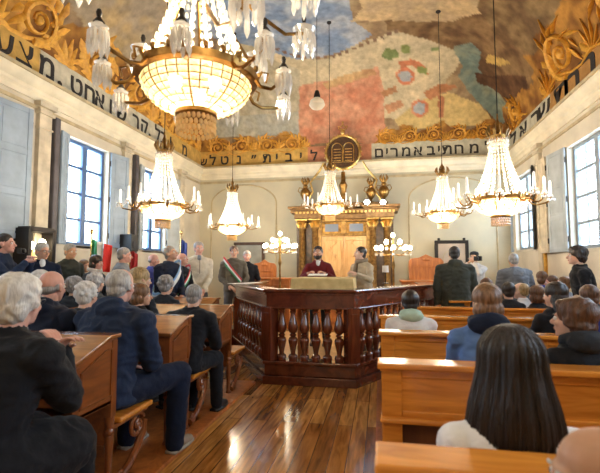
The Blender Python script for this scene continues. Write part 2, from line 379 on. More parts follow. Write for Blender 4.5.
FRES = [  # fresco fields, laid back to front: outline, colour, second colour
 (poly((-40, -60), (230, -60), (215, 60), (200, 140), (150, 128), (60, 78), (-40, 20)), (.20, .13, .085), (.33, .23, .13)),
 (poly((60, -20), (150, -40), (200, 20), (215, 120), (170, 130), (120, 80), (90, 40)), (.45, .33, .17), (.34, .28, .20)),
 (poly((170, -60), (345, -60), (352, 20), (372, 34), (355, 46), (320, 58), (292, 60), (262, 52), (225, 44), (180, 20)), (.20, .27, .38), (.38, .41, .45)),
 (poly((225, 40), (262, 50), (300, 60), (330, 58), (352, 46), (375, 38), (392, 32), (420, 36), (455, 46), (462, 60), (440, 90), (430, 120), (300, 125), (240, 90)), (.62, .51, .32), (.50, .42, .27)),
 (poly((240, 50), (300, 70), (300, 130), (200, 140), (205, 110), (215, 70)), (.42, .36, .24), (.50, .45, .33)),
 (poly((190, 122), (240, 116), (300, 112), (300, 142), (190, 145)), (.45, .43, .33), (.38, .38, .33)),
 (poly((345, -60), (480, -60), (485, 15), (450, 26), (415, 24), (385, 20), (350, 22), (362, 8)), (.58, .42, .22), (.46, .34, .2)),
 (poly((385, 20), (415, 22), (450, 22), (490, 10), (620, -40), (640, 60), (560, 110), (510, 130), (488, 118), (470, 60), (430, 40), (388, 30)), (.13, .07, .035), (.26, .16, .075)),
 (poly((480, -60), (700, -60), (700, 60), (600, 60), (540, 60), (500, 40), (478, 10)), (.15, .09, .045), (.27, .18, .085)),
 (poly((452, 48), (470, 42), (482, 52), (478, 68), (492, 84), (510, 110), (516, 124), (500, 124), (476, 100), (458, 76), (462, 66)), (.16, .21, .18), (.28, .30, .21)),
 (poly((474, 72), (490, 76), (526, 76), (528, 112), (514, 112), (500, 94), (480, 84)), (.07, .035, .02), (.14, .07, .035)),
 (poly((488, 54), (505, 60), (511, 64), (500, 66), (486, 62)), (.55, .38, .12), (.5, .33, .1)),
 (poly((395, 120), (420, 100), (450, 92), (480, 104), (498, 126), (400, 130)), (.60, .44, .18), (.52, .38, .16)),
 (poly((299, 86), (330, 80), (362, 76), (378, 66), (384, 90), (384, 145), (299, 145)), (.52, .21, .12), (.60, .31, .19)),
 (poly((322, 84), (345, 74), (372, 68), (378, 74), (350, 82), (326, 90)), (.58, .38, .18), (.45, .25, .12)),
]
def ringpoly(cx, cy, r, n=14): return poly(*[(cx + r * math.cos(2 * PI * i / n), cy + r * math.sin(2 * PI * i / n)) for i in range(n)])
for cx, cy, r in ((405, 76, 9), (420, 108, 9)):
    FRES += [(ringpoly(cx, cy, r), (.58, .20, .10), (.6, .28, .16)), (ringpoly(cx, cy, r * .66), (.36, .38, .38), (.42, .42, .42))]
for pts, c in (([(398, 62), (412, 58), (424, 64), (428, 74), (420, 72), (412, 64), (402, 68)], (.55, .2, .1)), ([(424, 92), (440, 84), (460, 86), (444, 92), (430, 100)], (.5, .22, .1)), ([(438, 96), (444, 96), (444, 118), (439, 118)], (.5, .2, .1)),
                ([(386, 48), (396, 50), (400, 56), (390, 60), (381, 56)], (.22, .27, .1)), ([(400, 44), (412, 46), (410, 54), (400, 52)], (.26, .3, .1)), ([(418, 66), (428, 68), (426, 74), (418, 72)], (.25, .3, .1)), ([(380, 92), (396, 86), (398, 92), (384, 98)], (.5, .25, .12)), ([(428, 50), (440, 46), (436, 52)], (.25, .3, .12)), ([(384, 106), (400, 100), (404, 106), (388, 114)], (.55, .28, .15))):
    FRES.append((poly(*pts), c, tuple(q * .8 for q in c)))
for u in range(268, 396, 7):     # painted chain across the sky
    v = 46 + 12 * math.sin(PI * (u - 268) / 90) if u < 340 else 54 - (u - 340) * .42
    FRES.append((poly((u, v - 1.6), (u + 4, v - 1.8), (u + 4, v + 1.4), (u, v + 1.2)), (.2, .12, .08), (.25, .16, .1)))
BBX = [(min(p[0] for p in P), max(p[0] for p in P), min(p[1] for p in P), max(p[1] for p in P)) for P, _, _ in FRES]
def fresco(p):
    n1 = noise.noise(V(p) * 2.1); n2 = noise.noise(V(p) * 5.3 + V((7, 3, 1)))
    x, y = mp2(V(p) + V((n2, n1, 0)) * .035); a = (.27, .18, .10); b = (.40, .29, .16)
    for (P, c1, c2), bx in zip(FRES, BBX):
        if bx[0] <= x <= bx[1] and bx[2] <= y <= bx[3] and pip(x, y, P): a, b = c1, c2
    hh = p[2] - ZB; side = 'l' if p[0] - XL < min(XR - p[0], YB - p[1]) else 'r' if XR - p[0] < YB - p[1] else 'b'
    lim = (.62 if side == 'l' else (.85 if p[1] < 8.8 else .5) if side == 'r' else (.34 if p[0] > 0 or p[0] < -1.9 else -1)) + .12 * n2 + .08 * math.sin((p[0] + p[1]) * 6)
    if hh < lim: a, b = (.20, .085, .025), (.44, .22, .05)
    t = sm(-.35, .35, n1 * .7 + n2 * .5); k = 1 + .22 * noise.noise(V(p) * 11)
    return [lerp(a[i], b[i], t) * k for i in range(3)]
def painted(name, base='col', rough=.85, grain=.25):
    m = mk(name, (.5, .5, .5), rough, spec=.2); nt = m.node_tree; N = nt.nodes; L = nt.links; b = N['Principled BSDF']
    at = N.new('ShaderNodeVertexColor'); at.layer_name = base; tc = N.new('ShaderNodeTexCoord'); nz = N.new('ShaderNodeTexNoise'); nz.inputs['Scale'].default_value = 6; nz.inputs['Detail'].default_value = 9; nz.inputs['Roughness'].default_value = .7; L.new(tc.outputs['Object'], nz.inputs[0])
    r = N.new('ShaderNodeValToRGB'); r.color_ramp.elements[0].position = .3; r.color_ramp.elements[1].position = .7; r.color_ramp.elements[0].color = (1 - grain, 1 - grain, 1 - grain * 1.1, 1); r.color_ramp.elements[1].color = (1 + grain, 1 + grain, 1 + grain, 1); L.new(nz.outputs['Fac'], r.inputs[0])
    mx = N.new('ShaderNodeMix'); mx.data_type = 'RGBA'; mx.blend_type = 'MULTIPLY'; mx.inputs[0].default_value = 1; L.new(at.outputs[0], mx.inputs[6]); L.new(r.outputs[0], mx.inputs[7]); L.new(mx.outputs[2], b.inputs['Base Color'])
    return m
painted('fresco')
def grid_paint(name, P, nu, nv, colf, mat):
    vs = [P(i / nu, j / nv) for j in range(nv + 1) for i in range(nu + 1)]
    fs = [(j * (nu + 1) + i, j * (nu + 1) + i + 1, (j + 1) * (nu + 1) + i + 1, (j + 1) * (nu + 1) + i) for j in range(nv) for i in range(nu)]
    me = bpy.data.meshes.new(name); me.from_pydata([tuple(q) for q in vs], [], fs); me.materials.append(M_(mat))
    ca = me.color_attributes.new('col', 'FLOAT_COLOR', 'POINT'); buf = []
    for q in vs: buf += list(colf(q)) + [1]
    ca.data.foreach_set('color', buf); me.polygons.foreach_set('use_smooth', [True] * len(fs))
    o = bpy.data.objects.new(name, me); C.objects.link(o); return tag(o, kind='structure')
def warp(t, a, n):   # denser near the walls where the vault is steep
    L = (XR - XL) if a == 0 else (YB - YF); lo = XL if a == 0 else YF; R = RC
    s = t * L
    def w(d): return R * (d / R) ** 1.9 if d < R else d
    return lo + (w(s) if s < L / 2 else L - w(L - s))
NUX, NUY = 300, 420
xs = [warp(i / NUX, 0, 0) for i in range(NUX + 1)]; ys = [warp(i / NUY, 1, 0) for i in range(NUY + 1)]
grid_paint('ceiling', lambda a, b: (lambda x, y: V((x, y, vault_z(x, y))))(xs[round(a * NUX)], ys[round(b * NUY)]), NUX, NUY, fresco, 'fresco')
# roof slab above the vault keeps daylight out
tag(MB().bb(XL - WT, XR + WT, YF - .3, YB + .3, ZB + HC + .05, ZB + HC + .2).build('ceiling_slab', 'plaster'), kind='structure')
mb = MB()
for a in ((XL - WT, XL, YF - .3, YB + .3), (XR, XR + WT, YF - .3, YB + .3), (XL, XR, YB, YB + .3), (XL, XR, YF - .3, YF)): mb.bb(*a, ZB, ZB + HC + .1)
tag(mb.build('wall_upper', 'plaster'), kind='structure')

# lettered band: cream ground, ochre where the gilding runs down over it
CREAM = (.52, .49, .38); OCH = (.58, .36, .10); SALM = (.55, .24, .14)
def bandcol(q):
    n = noise.noise(V(q) * 3); n2 = noise.noise(V(q) * 9)
    if q[0] < XL + .1: c = OCH if (q[1] + n * .06 < 5.35 or q[1] > 9.2 + n * .2) else CREAM
    elif q[0] > XR - .1: c = CREAM if q[1] + n * .06 > 8.55 else (.42, .22, .07)
    else: c = CREAM if q[0] > -.18 else (SALM if q[0] > -1.85 + n * .1 else OCH)
    return [k * (1 + .15 * n + .15 * n2) for k in c]
BX = .012
for nm, P in (('trim_9', lambda a, b: V((XL + BX, lerp(YF, YB, a), lerp(4.14, ZB + .02, b)))), ('trim_10', lambda a, b: V((XR - BX, lerp(YF, YB, a), lerp(4.14, ZB + .02, b)))), ('trim_11', lambda a, b: V((lerp(XL, XR, a), YB - BX, lerp(4.14, ZB + .02, b))))):
    grid_paint(nm, P, 340, 12, bandcol, 'fresco')
# letters, each cut from the Hebrew glyph and laid on the wall
def glyphs(name, items, frame, hgt, mat='letter', WX=1.05, label=''):
    root = empty(name, items[0][1]); tag(root, label, 'lettering')
    for ch, c, sc in items:
        allv = MB(); c = V(c) - V(items[0][1])
        cu_ = bpy.data.curves.new('t', 'FONT'); cu_.body = ch; cu_.size = 1; cu_.offset = .018; cu_.extrude = .01; cu_.align_x = 'CENTER'
        o = bpy.data.objects.new('t', cu_); C.objects.link(o); bpy.context.view_layer.update()
        me = bpy.data.meshes.new_from_object(o.evaluated_get(bpy.context.evaluated_depsgraph_get()))
        X, U_, W = frame; s = hgt * sc
        if me.vertices:
            zs = [q.co.y for q in me.vertices]; x0 = sum((min(q.co.x for q in me.vertices), max(q.co.x for q in me.vertices))) / 2
            allv.add([V(c) + X * ((q.co.x - x0) * s * WX) + U_ * (q.co.y * s) + W * (q.co.z * .3) for q in me.vertices], [tuple(p.vertices) for p in me.polygons])
        C.objects.unlink(o); bpy.data.objects.remove(o); bpy.data.meshes.remove(me)
        if allv.v: allv.build('letter', mat, root)
    return root
Y1 = YB - BX - .006
glyphs('hebrew_inscription', [(c, (on(1, YB, u, 155).x, Y1, 4.225), s) for c, u, s in (('ם', 379, 1), ('י', 387, 1), ('ר', 394, 1), ('מ', 406, 1), ('א', 418, 1), ('ב', 431, 1), ('י', 439, 1), ('ת', 447, 1), ('ח', 459, 1), ('מ', 474, 1), ('ל', 489, 1),
       ('ל', 314, 1), ('י', 301, 1), ('ב', 289, 1), ('י', 277, 1), ('ת', 267, 1), ('״', 254, 1), ('נ', 239, 1), ('ט', 225, 1), ('ל', 213, 1), ('ש', 204, .8))], (V((1, 0, 0)), V((0, 0, 1)), V((0, -1, 0))), .37, label='black Hebrew lettering painted on the band above the back wall')
X1 = XL + BX + .006
glyphs('hebrew_inscription', [(c, (X1, on(0, XL, u, v).y, 4.22), s) for c, u, v, s in (('ע', 3, 42, 1.1), ('צ', 24, 52, 1.15), ('מ', 46, 68, 1.1), ('.', 59, 80, 1.2), ('ט', 76, 86, 1), ('ח', 89, 93, 1), ('א', 99, 98, 1), ('ו', 110, 105, 1), ('ש', 121, 112, 1), ('ר', 135, 119, 1), ('ק', 144, 124, 1), ('.', 149, 130, 1), ('ל', 157, 132, 1), ('ב', 163, 136, 1), ('ו', 170, 140, 1), ('מ', 184, 150, 1))], (V((0, 1, 0)), V((0, 0, 1)), V((1, 0, 0))), .46, WX=1.05, label='black Hebrew lettering painted on the band along the left wall')
X2 = XR - BX - .006
glyphs('hebrew_inscription', [(c, (X2, on(0, XR, u, v).y, 4.22), s) for c, u, v, s in (('ל', 514, 141, 1), ('א', 524, 131, 1), ('ר', 536, 121, 1), ('ש', 545, 112, 1), ('ת', 562, 98, 1.1), ('ח', 573, 88, 1.1), ('ר', 588, 72, 1.2))], (V((0, -1, 0)), V((0, 0, 1)), V((-1, 0, 0))), .52, WX=1.75, label='black Hebrew lettering painted on the band along the right wall')

# gilded acanthus scrolls along the foot of the vault
def scroll_run(name, side, a0, a1, size, lift):
    mb = MB()
    def put(a, h, off=.012):   # a along wall, h height up the vault surface
        z = ZB + h; lo, hi = 0, RC
        for _ in range(24):
            mid = (lo + hi) / 2
            zz = ZB + HC * (1 - (1 - mid / RC) ** 2.2) ** (1 / 1.6)
            if zz < z: lo = mid
            else: hi = mid
        d = lo + off
        return V((XL + d, a, z)) if side == 'l' else V((XR - d, a, z)) if side == 'r' else V((a, YB - d, z))
    n = max(1, round((a1 - a0) / (size * 1.75)))
    for i in range(n):
        c = a0 + (i + .5) * (a1 - a0) / n; sg = 1 if i % 2 else -1; cz = lift + size * .52
        pts = []; rad = []
        for k in range(26):
            t = k / 25; ang = t * 3.6 * PI - PI / 2; rr = size * (.50 - .40 * t)
            pts.append(put(c + sg * rr * math.cos(ang), max(0, cz + rr * .9 * math.sin(ang)))); rad.append(size * (.105 - .06 * t))
        mb.tube(pts, rad, 6, flat=.5)
        for k in range(18):     # leaves springing from the scroll
            ang = k / 18 * 2 * PI + .2; r0 = size * (.46 if k % 3 else .30); r1 = size * (.80 if k % 2 else .62)
            P0 = (c + sg * r0 * math.cos(ang), cz + r0 * .9 * math.sin(ang)); P1 = (c + sg * r1 * math.cos(ang + .45), cz + r1 * .9 * math.sin(ang + .45))
            if P1[1] < .0: continue
            mb.tube([put(P0[0], max(0, P0[1])), put((P0[0] + P1[0]) / 2 + .02 * sg, max(0, (P0[1] + P1[1]) / 2 + .02)), put(*P1)], [size * .06, size * .10, size * .012], 6, flat=.35)
        mb.ell(put(c, max(.01, cz)), (size * .1,) * 3, 8, 6)
        for k in range(7):     # palmette between two scrolls
            ang = PI * (k + .5) / 7; q0 = c + (a1 - a0) / n / 2; L_ = size * (.62 - .16 * abs(k - 3) / 3)
            mb.tube([put(q0 + .04 * math.cos(ang), .02), put(q0 + L_ * .6 * math.cos(ang) * .8, max(.01, L_ * .55 * math.sin(ang))), put(q0 + L_ * math.cos(ang) * .8, max(.01, L_ * math.sin(ang)))], [size * .03, size * .08, size * .015], 6, flat=.35)
        e = (a1 - a0) / n / 2        # running stem between scrolls
        mb.tube([put(c + e * q, lift + size * (.14 + .12 * math.sin(q * PI * sg))) for q in (-1, -.6, -.2, .2, .6, 1)], size * .05, 6, flat=.5)
    return tag(mb.build(name, 'gold_paint', smooth=True), kind='structure')
scroll_run('trim_12', 'b', -4.8, -1.95, .46, -.12)
scroll_run('trim_13', 'b', -.1, 2.9, .36, -.03)
scroll_run('trim_14', 'l', 3.2, 8.6, .72, 0)
scroll_run('trim_15', 'l', 8.6, 11.0, .55, 0)
scroll_run('trim_16', 'r', 5.2, 8.6, .85, -.05)
scroll_run('trim_17', 'r', 9.8, 11.0, .6, 0)
# ================================================================ FURNITURE
# ---- the railed reading platform (hexagonal front)
HX = [(-2.28, 6.62), (-1.33, 4.98), (-.30, 4.98), (.80, 6.86), (.80, 8.2), (-2.28, 8.2)]
bima = empty('reading_platform', (-.75, 6.4, 0)); tag(bima, 'dark mahogany balustraded reading platform with angled front in the middle of the hall', 'platform')
def off(P, d):    # inset polygon by d (towards centre for d>0)
    out = []; n = len(P)
    for i in range(n):
        a, b, c = V(P[i - 1]), V(P[i]), V(P[(i + 1) % n]); e1 = (b - a).normalized(); e2 = (c - b).normalized()
        n1 = V((-e1.y, e1.x)); n2 = V((-e2.y, e2.x)); m = (n1 + n2).normalized(); k = d / max(.3, m.dot(n1)); out.append(tuple(b + m * k))
    return out
B0 = V((-.75, 6.4))
def loc2(P): return [(p[0] - B0.x, p[1] - B0.y) for p in P]
def slab(P, z0, z1, mb): mb.prism(loc2(P), (0, 0, z0), (1, 0, 0), (0, 1, 0), (0, 0, z1 - z0))
def frame_run(P, segs, zs, d0, d1, mb):
    """hollow rail following the polygon edges listed in segs"""
    A, Bq = loc2(off(P, d0)), loc2(off(P, d1)); n = len(P)
    for i in segs:
        j = (i + 1) % n; a, b, c, d = A[i], A[j], Bq[j], Bq[i]
        mb.prism([a, b, c, d], (0, 0, zs[0]), (1, 0, 0), (0, 1, 0), (0, 0, zs[1] - zs[0]))
ALL = [0, 1, 2, 3, 5]
mb = MB(); frame_run(HX, ALL, (0, .10), -.05, .16, mb); frame_run(HX, ALL, (.10, .23), -.02, .14, mb); frame_run(HX, ALL, (.23, .27), -.05, .17, mb)
mb.build('plinth', 'mahogany', bima, bevel=.01)
mb = MB(); frame_run(HX, ALL, (.885, 1.045), .0, .10, mb); frame_run(HX, ALL, (.87, .89), -.015, .12, mb); frame_run(HX, ALL, (1.03, 1.06), -.02, .13, mb)
mb.build('frieze', 'mahogany', bima, bevel=.006)
mb = MB(); frame_run(HX, ALL, (1.06, 1.10), -.05, .20, mb); mb.build('top_rail', 'mahogany', bima, bevel=.015)
mb = MB(); slab(off(HX, .1), .0, .14, mb); mb.build('platform_floor', 'pale_wood', bima)  # pale tone paints in the light falling inside the railing
BAL = [(.028, 0), (.042, .0), (.046, .02), (.050, .04), (.044, .062), (.026, .075), (.024, .085), (.030, .12), (.040, .17), (.048, .21), (.050, .235), (.040, .262), (.022, .275), (.036, .285), (.036, .300), (.022, .310),
       (.040, .325), (.052, .355), (.052, .385), (.044, .43), (.032, .48), (.024, .525), (.022, .545), (.034, .555), (.034, .565), (.026, .575), (.036, .59), (.040, .605), (.0, .606)]
balm = MB().lathe([(r * 1.12, z) for r, z in BAL], n=16); balp = balm.build('baluster', 'mahogany_up', bima, smooth=True)
first = True
def edge_bal(i, k, t0, t1):
    global first
    P = off(HX, .05); a, b = V(P[i]), V(P[(i + 1) % 6])
    for q in range(k):
        t = lerp(t0, t1, q / (k - 1)); p = a.lerp(b, t) - B0
        if first: o = balp; first = False
        else: o = balp.copy(); C.objects.link(o); o.parent = bima
        o.location = (p.x, p.y, .268)
edge_bal(1, 6, .15, .85); edge_bal(0, 9, .10, .91); edge_bal(2, 12, .09, .94); edge_bal(3, 7, .12, .9); edge_bal(5, 7, .1, .88)
for i, (x, y) in enumerate(off(HX, .05)):
    e1 = V(HX[i]) - V(HX[i - 1]); e2 = V(HX[(i + 1) % 6]) - V(HX[i]); ang = math.atan2((e1.normalized() + e2.normalized()).y, (e1.normalized() + e2.normalized()).x)
    R = Matrix.Rotation(ang, 3, 'Z'); p = MB(); w = .15
    p.box((0, 0, .575), (w, w * .9, .63), R)
    for s in (-1, 1): p.box(R @ V((0, s * w * .46, .575)), (w * .55, .012, .5), R)
    p.build('corner_post', 'mahogany_up', bima, bevel=.006, loc=(x - B0.x, y - B0.y, 0))
# low dark kerb step standing out at the left corner
st = MB().bb(-.2, .2, -.35, .35, 0, .30); st.bb(-.22, .22, -.37, .37, .30, .335); o = st.build('platform_step', 'mahogany', None, bevel=.01, loc=(-2.62, 7.0, 0)); o.rotation_euler.z = -.5
tag(o, 'low dark mahogany step block beside the left corner of the reading platform', 'step')
# reading table on the platform under a golden cloth
TX = on(1, 5.85, 325, 280).x; t = empty('reading_table', (TX, 5.85, 0)); tag(t, 'reading table hidden by a golden cloth inside the railed platform', 'table')
mb = MB(); mb.bb(-.36, .36, -.30, .30, 1.18, 1.21); mb.build('tabletop', 'far_wood', t, bevel=.005)
for sx in (-1, 1):
    for sy in (-1, 1): MB().bb(sx * .30 - .03, sx * .30 + .03, sy * .24 - .03, sy * .24 + .03, .14, 1.18).build('leg', 'far_wood', t)
def cloth(w, d, z, drop, name, mat, wave=.012, n=120):
    vs = []; rings = []
    def edge(k, grow, zz, wv):
        t_ = k / n * 4; s = int(t_) % 4; f = t_ - int(t_); a, b = w / 2 + grow, d / 2 + grow
        p = [(-a + 2 * a * f, -b), (a, -b + 2 * b * f), (a - 2 * a * f, b), (-a, b - 2 * b * f)][s]
        m = 1 + wv * math.sin(k * .9) + wv * .7 * math.sin(k * 2.3 + 1)
        return (p[0] * m, p[1] * m, zz)
    for g, zz, wv in ((-.30, z + .004, 0), (-.02, z + .004, 0), (.006, z - .004, 0), (.012, z - .03, wave * .3), (.02, z - drop * .5, wave), (.028, z - drop, wave * 1.6)):
        rings.append([edge(k, g, zz, wv) for k in range(n)])
    mb = MB(); mb.ring(rings, cap=False); mb.f.append(tuple(range(n))); mb.m.append(0)
    o = mb.build(name, mat, smooth=True); s = o.modifiers.new('s', 'SOLIDIFY'); s.thickness = .004; return o
o = cloth(.78, .66, 1.215, .40, 'tablecloth', 'tablecloth'); o.location = (TX, 5.85, 0); tag(o, 'golden patterned cloth draped over the reading table inside the railing', 'tablecloth')
o = MB().bb(-.13, .13, -.09, .09, 0, .012).bb(-.005, .005, -.09, .09, .012, .016).build('open_book', 'paper', loc=(TX - .12, 6.0, 1.245), bevel=.003); o.rotation_euler.x = .1; tag(o, 'open white book before the man in the burgundy jumper', 'book')
o = MB().bb(-.28, .28, -.09, .09, 0, .006).build('paper_sheet', 'paper', loc=(-2.1, 6.55, 1.102)); o.rotation_euler.z = 1.0; tag(o, 'white papers lying on the left corner of the platform rail', 'paper')
o = MB().lathe([(.012, 0), (.05, 0), (.05, .01), (.01, .02), (.008, .16), (.012, .17)], n=12).lathe([(.045, .17), (.05, .17), (.045, .27), (.04, .27)], n=12, mi=1).build('small_lamp', ['iron', 'white_paint'], smooth=True, loc=(.08, 6.6, 1.11)); tag(o, 'small lamp with a white shade near the right of the platform rail', 'lamp')

# ---- benches of the right block
def bench_right(y, name_label, x0=0):
    L = 3.1 - x0; r = empty('wooden_bench', (x0, y, 0)); tag(r, name_label, 'bench', 'wooden benches of the right block')
    H = .88
    b = MB(); b.bb(.0, L, -.02, .02, H - .25, H - .03); b.build('back_board', 'honey', r)
    f = MB(); f.bb(.0, .10, -.032, .032, .0, H - .03)
    for x in (L * .34, L * .67, L - .1): f.bb(x, x + .10, -.032, .032, H - .26, H - .03)
    f.bb(.1, L, -.030, .030, H - .075, H - .03); f.bb(.1, L, -.030, .030, H - .27, H - .235)
    f.build('back_frame', 'honey', r, bevel=.006)
    MB().bb(-.02, L, -.065, .09, H - .03, H).build('top_ledge', 'honey', r, bevel=.008)
    MB().bb(-.01, L, -.055, .035, H - .295, H - .268).build('lower_moulding', 'honey', r, bevel=.01)
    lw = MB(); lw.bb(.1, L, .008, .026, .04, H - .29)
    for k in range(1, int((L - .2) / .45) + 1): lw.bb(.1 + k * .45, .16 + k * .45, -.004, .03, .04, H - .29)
    lw.build('lower_panel', 'bench_recess_shade', r)
    MB().bb(.02, L, .03, .42, .40, .44).build('seat', 'honey', r, bevel=.012)
    for x in (.05, 1.5, L - .1):
        e = MB(); e.prism([(.03, 0), (.40, 0), (.34, .08), (.30, .25), (.39, .40), (.03, .40)], (x, 0, 0), (0, 1, 0), (0, 0, 1), (.045, 0, 0)); e.build('seat_support', 'chestnut_up', r, bevel=.006)
    return r
RL = ['nearest wooden bench of the right block, its top rail crossing the bottom of the view', 'second wooden bench from the viewer, behind the long dark-haired sitter', 'third wooden bench of the right block, before the child in the blue hooded jacket', 'fourth wooden bench, just beyond the child in the pale green hood', 'fifth wooden bench of the right block, before the standing man in dark green', 'sixth and farthest wooden bench of the right block']
for y, l, x0 in zip(ROWS_R, RL, (0, 0, 0, 0, .42, .98)): bench_right(y, l, x0)
tag(MB().bb(-.05, XR, ROWS_R[0] + .1, ROWS_R[-1] + .7, 0, .006).build('trim_18', 'far_wood'), kind='structure')

# ---- sloped desks with seats of the left block
ROWS_L = [1.38, 2.40, 3.44, 4.46, 5.48]
XD = -1.58
def desk_left(y, label, L=3.0, XD=-1.58):
    """y = Y of the tall far edge of the desk; local x runs from the aisle (0) to the wall (-L)"""
    r = empty('sloped_desk', (XD, y, 0)); tag(r, label, 'desk', 'sloped prayer desks of the left block')
    zt, zf, d = .945, .845, .37
    dz = zt - zf
    # sloping lid with a flat ledge at the far side
    lid = MB(); lid.prism([(-d - .02, zf - .012), (-.09, zt - .012), (.02, zt - .012), (.02, zt + .012), (-.09, zt + .012), (-d - .02, zf + .014)], (.02, 0, 0), (0, 1, 0), (0, 0, 1), (-L, 0, 0))
    lid.build('lid', 'desk_top', r, bevel=.006)
    for x in (0, -L + .03):
        e = MB(); e.prism([(-d, .55), (-.0, .55), (-.0, zt - .014), (-.09, zt - .014), (-d, zf - .014)], (x, 0, 0), (0, 1, 0), (0, 0, 1), (-.03, 0, 0)); e.build('end_panel', 'chestnut', r, bevel=.004)
    tr = MB()
    def bar(p, q, w=.016):
        a, b = V((.004, *p)), V((.004, *q)); tr.tube([a, b], w, 4, flat=.5)
    for p, q in (((-d + .05, .60), (-.05, .60)), ((-.05, .60), (-.05, zt - .07)), ((-.05, zt - .07), (-.10, zt - .07)), ((-.10, zt - .07), (-d + .05, zf - .06)), ((-d + .05, zf - .06), (-d + .05, .60))): bar(p, q, .010)
    tr.build('panel_moulding', 'chestnut_up', r)
    b = MB(); b.bb(-L, -.0, -d, -d + .02, .62, zf - .014); b.bb(-L, 0, -.025, 0, .3, zt - .014); b.bb(-L, 0, -d, 0, .55, .57); b.build('box', 'chestnut', r)
    for px in (-.02, -L + .05):
        for py, zz in ((-d + .02, zf - .02), (-.02, zt - .02)):
            lg = MB(); lg.bb(-.024, .024, -.024, .024, .47, zz)
            lg.lathe([(.02, 0), (.026, .01), (.028, .04), (.018, .06), (.022, .2), (.026, .33), (.018, .36), (.030, .375), (.030, .39), (.018, .405), (.028, .44), (.024, .47), (.0, .471)], n=12)
            lg.build('leg', 'chestnut_up', r, smooth=True, loc=(px, py, 0))
    MB().bb(-L, .03, .02, .40, .415, .45).build('seat', 'honey', r, bevel=.012)
    for x in (-.02, -1.5, -L + .1):
        s = MB()
        pts = []
        for k in range(22):
            a = k / 21 * 2.9 * PI; rr = .085 - .022 * k / 7; pts.append((0, .28 + rr * math.cos(a + .4), .315 + rr * math.sin(a + .4)))
        s.tube(pts, .016, 8)
        s.tube([(0, .36, .33), (0, .35, .25), (0, .29, .17), (0, .20, .10), (0, .10, .06), (0, .05, .05)], [.03, .028, .024, .024, .026, .03], 8)
        pts = [(0, .11 + (.055 - .016 * k / 6) * math.cos(-k / 20 * 2.6 * PI), .075 + (.055 - .016 * k / 6) * math.sin(-k / 20 * 2.6 * PI)) for k in range(18)]
        s.tube(pts, .013, 8); s.bb(-.02, .02, .0, .38, .39, .415); s.bb(-.02, .02, .02, .24, .0, .03); s.ell((0, .28, .315), (.026, .028, .028), 10, 8)
        s.build('scroll_bracket', 'chestnut_up', r, smooth=True, loc=(x, 0, 0))
    return r
LL = ['sloped wooden desk nearest the viewer at the lower left, its seat edge just showing', 'sloped wooden desk on which the white-haired man in glasses rests his clasped hands', 'sloped wooden desk just behind the grey-haired man nearest the aisle', 'fourth sloped wooden desk of the left block, before the men wearing sashes', 'farthest sloped wooden desk of the left block']
for y, l, xd in zip(ROWS_L, LL, (-1.58,) * 4 + (-2.12,)): desk_left(y, l, (3.0 if y < 3 else 2.5 if y < 4 else 2.1 if y < 5 else 1.3), xd)
tag(MB().bb(XL, -1.45, ROWS_L[0] - .4, 4.95, 0, .03).build('trim_19', 'far_wood', bevel=.008), kind='structure')

# ---- the ark against the back wall
AX = -.88; AY = 10.75
ark = empty('holy_ark', (AX, AY, 0)); tag(ark, 'tall gilded ark with fluted columns and pale carved doors against the back wall', 'ark')
mb = MB(); mb.bb(-1.30, 1.30, -.15, .48, 0, .55); mb.bb(-1.36, 1.36, -.22, .48, .50, .58); mb.bb(-1.34, 1.34, -.2, .48, 0, .12); mb.build('base', 'far_wood', ark, bevel=.01)
mb = MB(); mb.bb(-1.22, 1.22, .08, .48, .55, 2.72); mb.build('back_case', 'ark_dark', ark)
for x in (-1.06, -.72, .72, 1.06):
    c = MB(); r0 = .088
    c.bb(-.115, .115, -.115, .115, 0, .05); rs = []
    for zz, rr in ((.05, .105), (.09, .105), (.11, r0), (.14, r0), (1.72, r0 * .86), (1.74, .095), (1.77, .095)):
        n = 48; rs.append([(rr * (1 - (.10 if .13 < zz < 1.73 else 0) * (.5 + .5 * math.cos(2 * PI * k / n * 12))) * math.cos(2 * PI * k / n), rr * (1 - (.10 if .13 < zz < 1.73 else 0) * (.5 + .5 * math.cos(2 * PI * k / n * 12))) * math.sin(2 * PI * k / n), zz) for k in range(n)])
    c.ring(rs); col = c.build('column', 'gilt_wood', ark, smooth='all', loc=(x, -.02 if abs(x) > 1 else -.06, .58))
    k = MB(); k.lathe([(.085, 0), (.09, .02), (.10, .08), (.14, .17), (.15, .18), (0, .181)], n=16)
    for j in range(12): a = j / 12 * 2 * PI; k.tube([(.085 * math.cos(a), .085 * math.sin(a), .01), (.12 * math.cos(a), .12 * math.sin(a), .09), (.155 * math.cos(a), .155 * math.sin(a), .12)], [.02, .02, .008], 6, flat=.5)
    k.bb(-.15, .15, -.15, .15, .18, .21); k.build('capital', 'gold', col, smooth=True, loc=(0, 0, 1.77))
mb = MB()
for a, b, c, d in ((.50, .02, 2.56, 2.66), (1.28, .0, 2.56, 2.62)): pass
mb.bb(-1.22, 1.22, -.10, .48, 2.56, 2.68); mb.bb(-1.24, 1.24, -.12, .48, 2.68, 2.72); mb.bb(-1.24, -.55, -.17, .48, 2.58, 2.78); mb.bb(.55, 1.24, -.17, .48, 2.58, 2.78)
mb.bb(-1.30, -.50, -.23, .48, 2.78, 2.82); mb.bb(.50, 1.30, -.23, .48, 2.78, 2.82); mb.bb(-1.38, -.46, -.30, .48, 2.82, 2.88); mb.bb(.46, 1.38, -.30, .48, 2.82, 2.88)
mb.bb(-1.34, 1.34, -.16, .48, 2.72, 2.80)
mb.bb(-1.1, 1.1, -.02, .48, 2.88, 2.98)
mb.build('entablature', 'entab', ark, bevel=.012)
mb = MB()   # dentils and garland
for k in range(26): x = -1.2 + k * .096; MB().bb(x, x + .05, -.19, -.15, 2.70, 2.75).build('dentil', 'gold', ark)
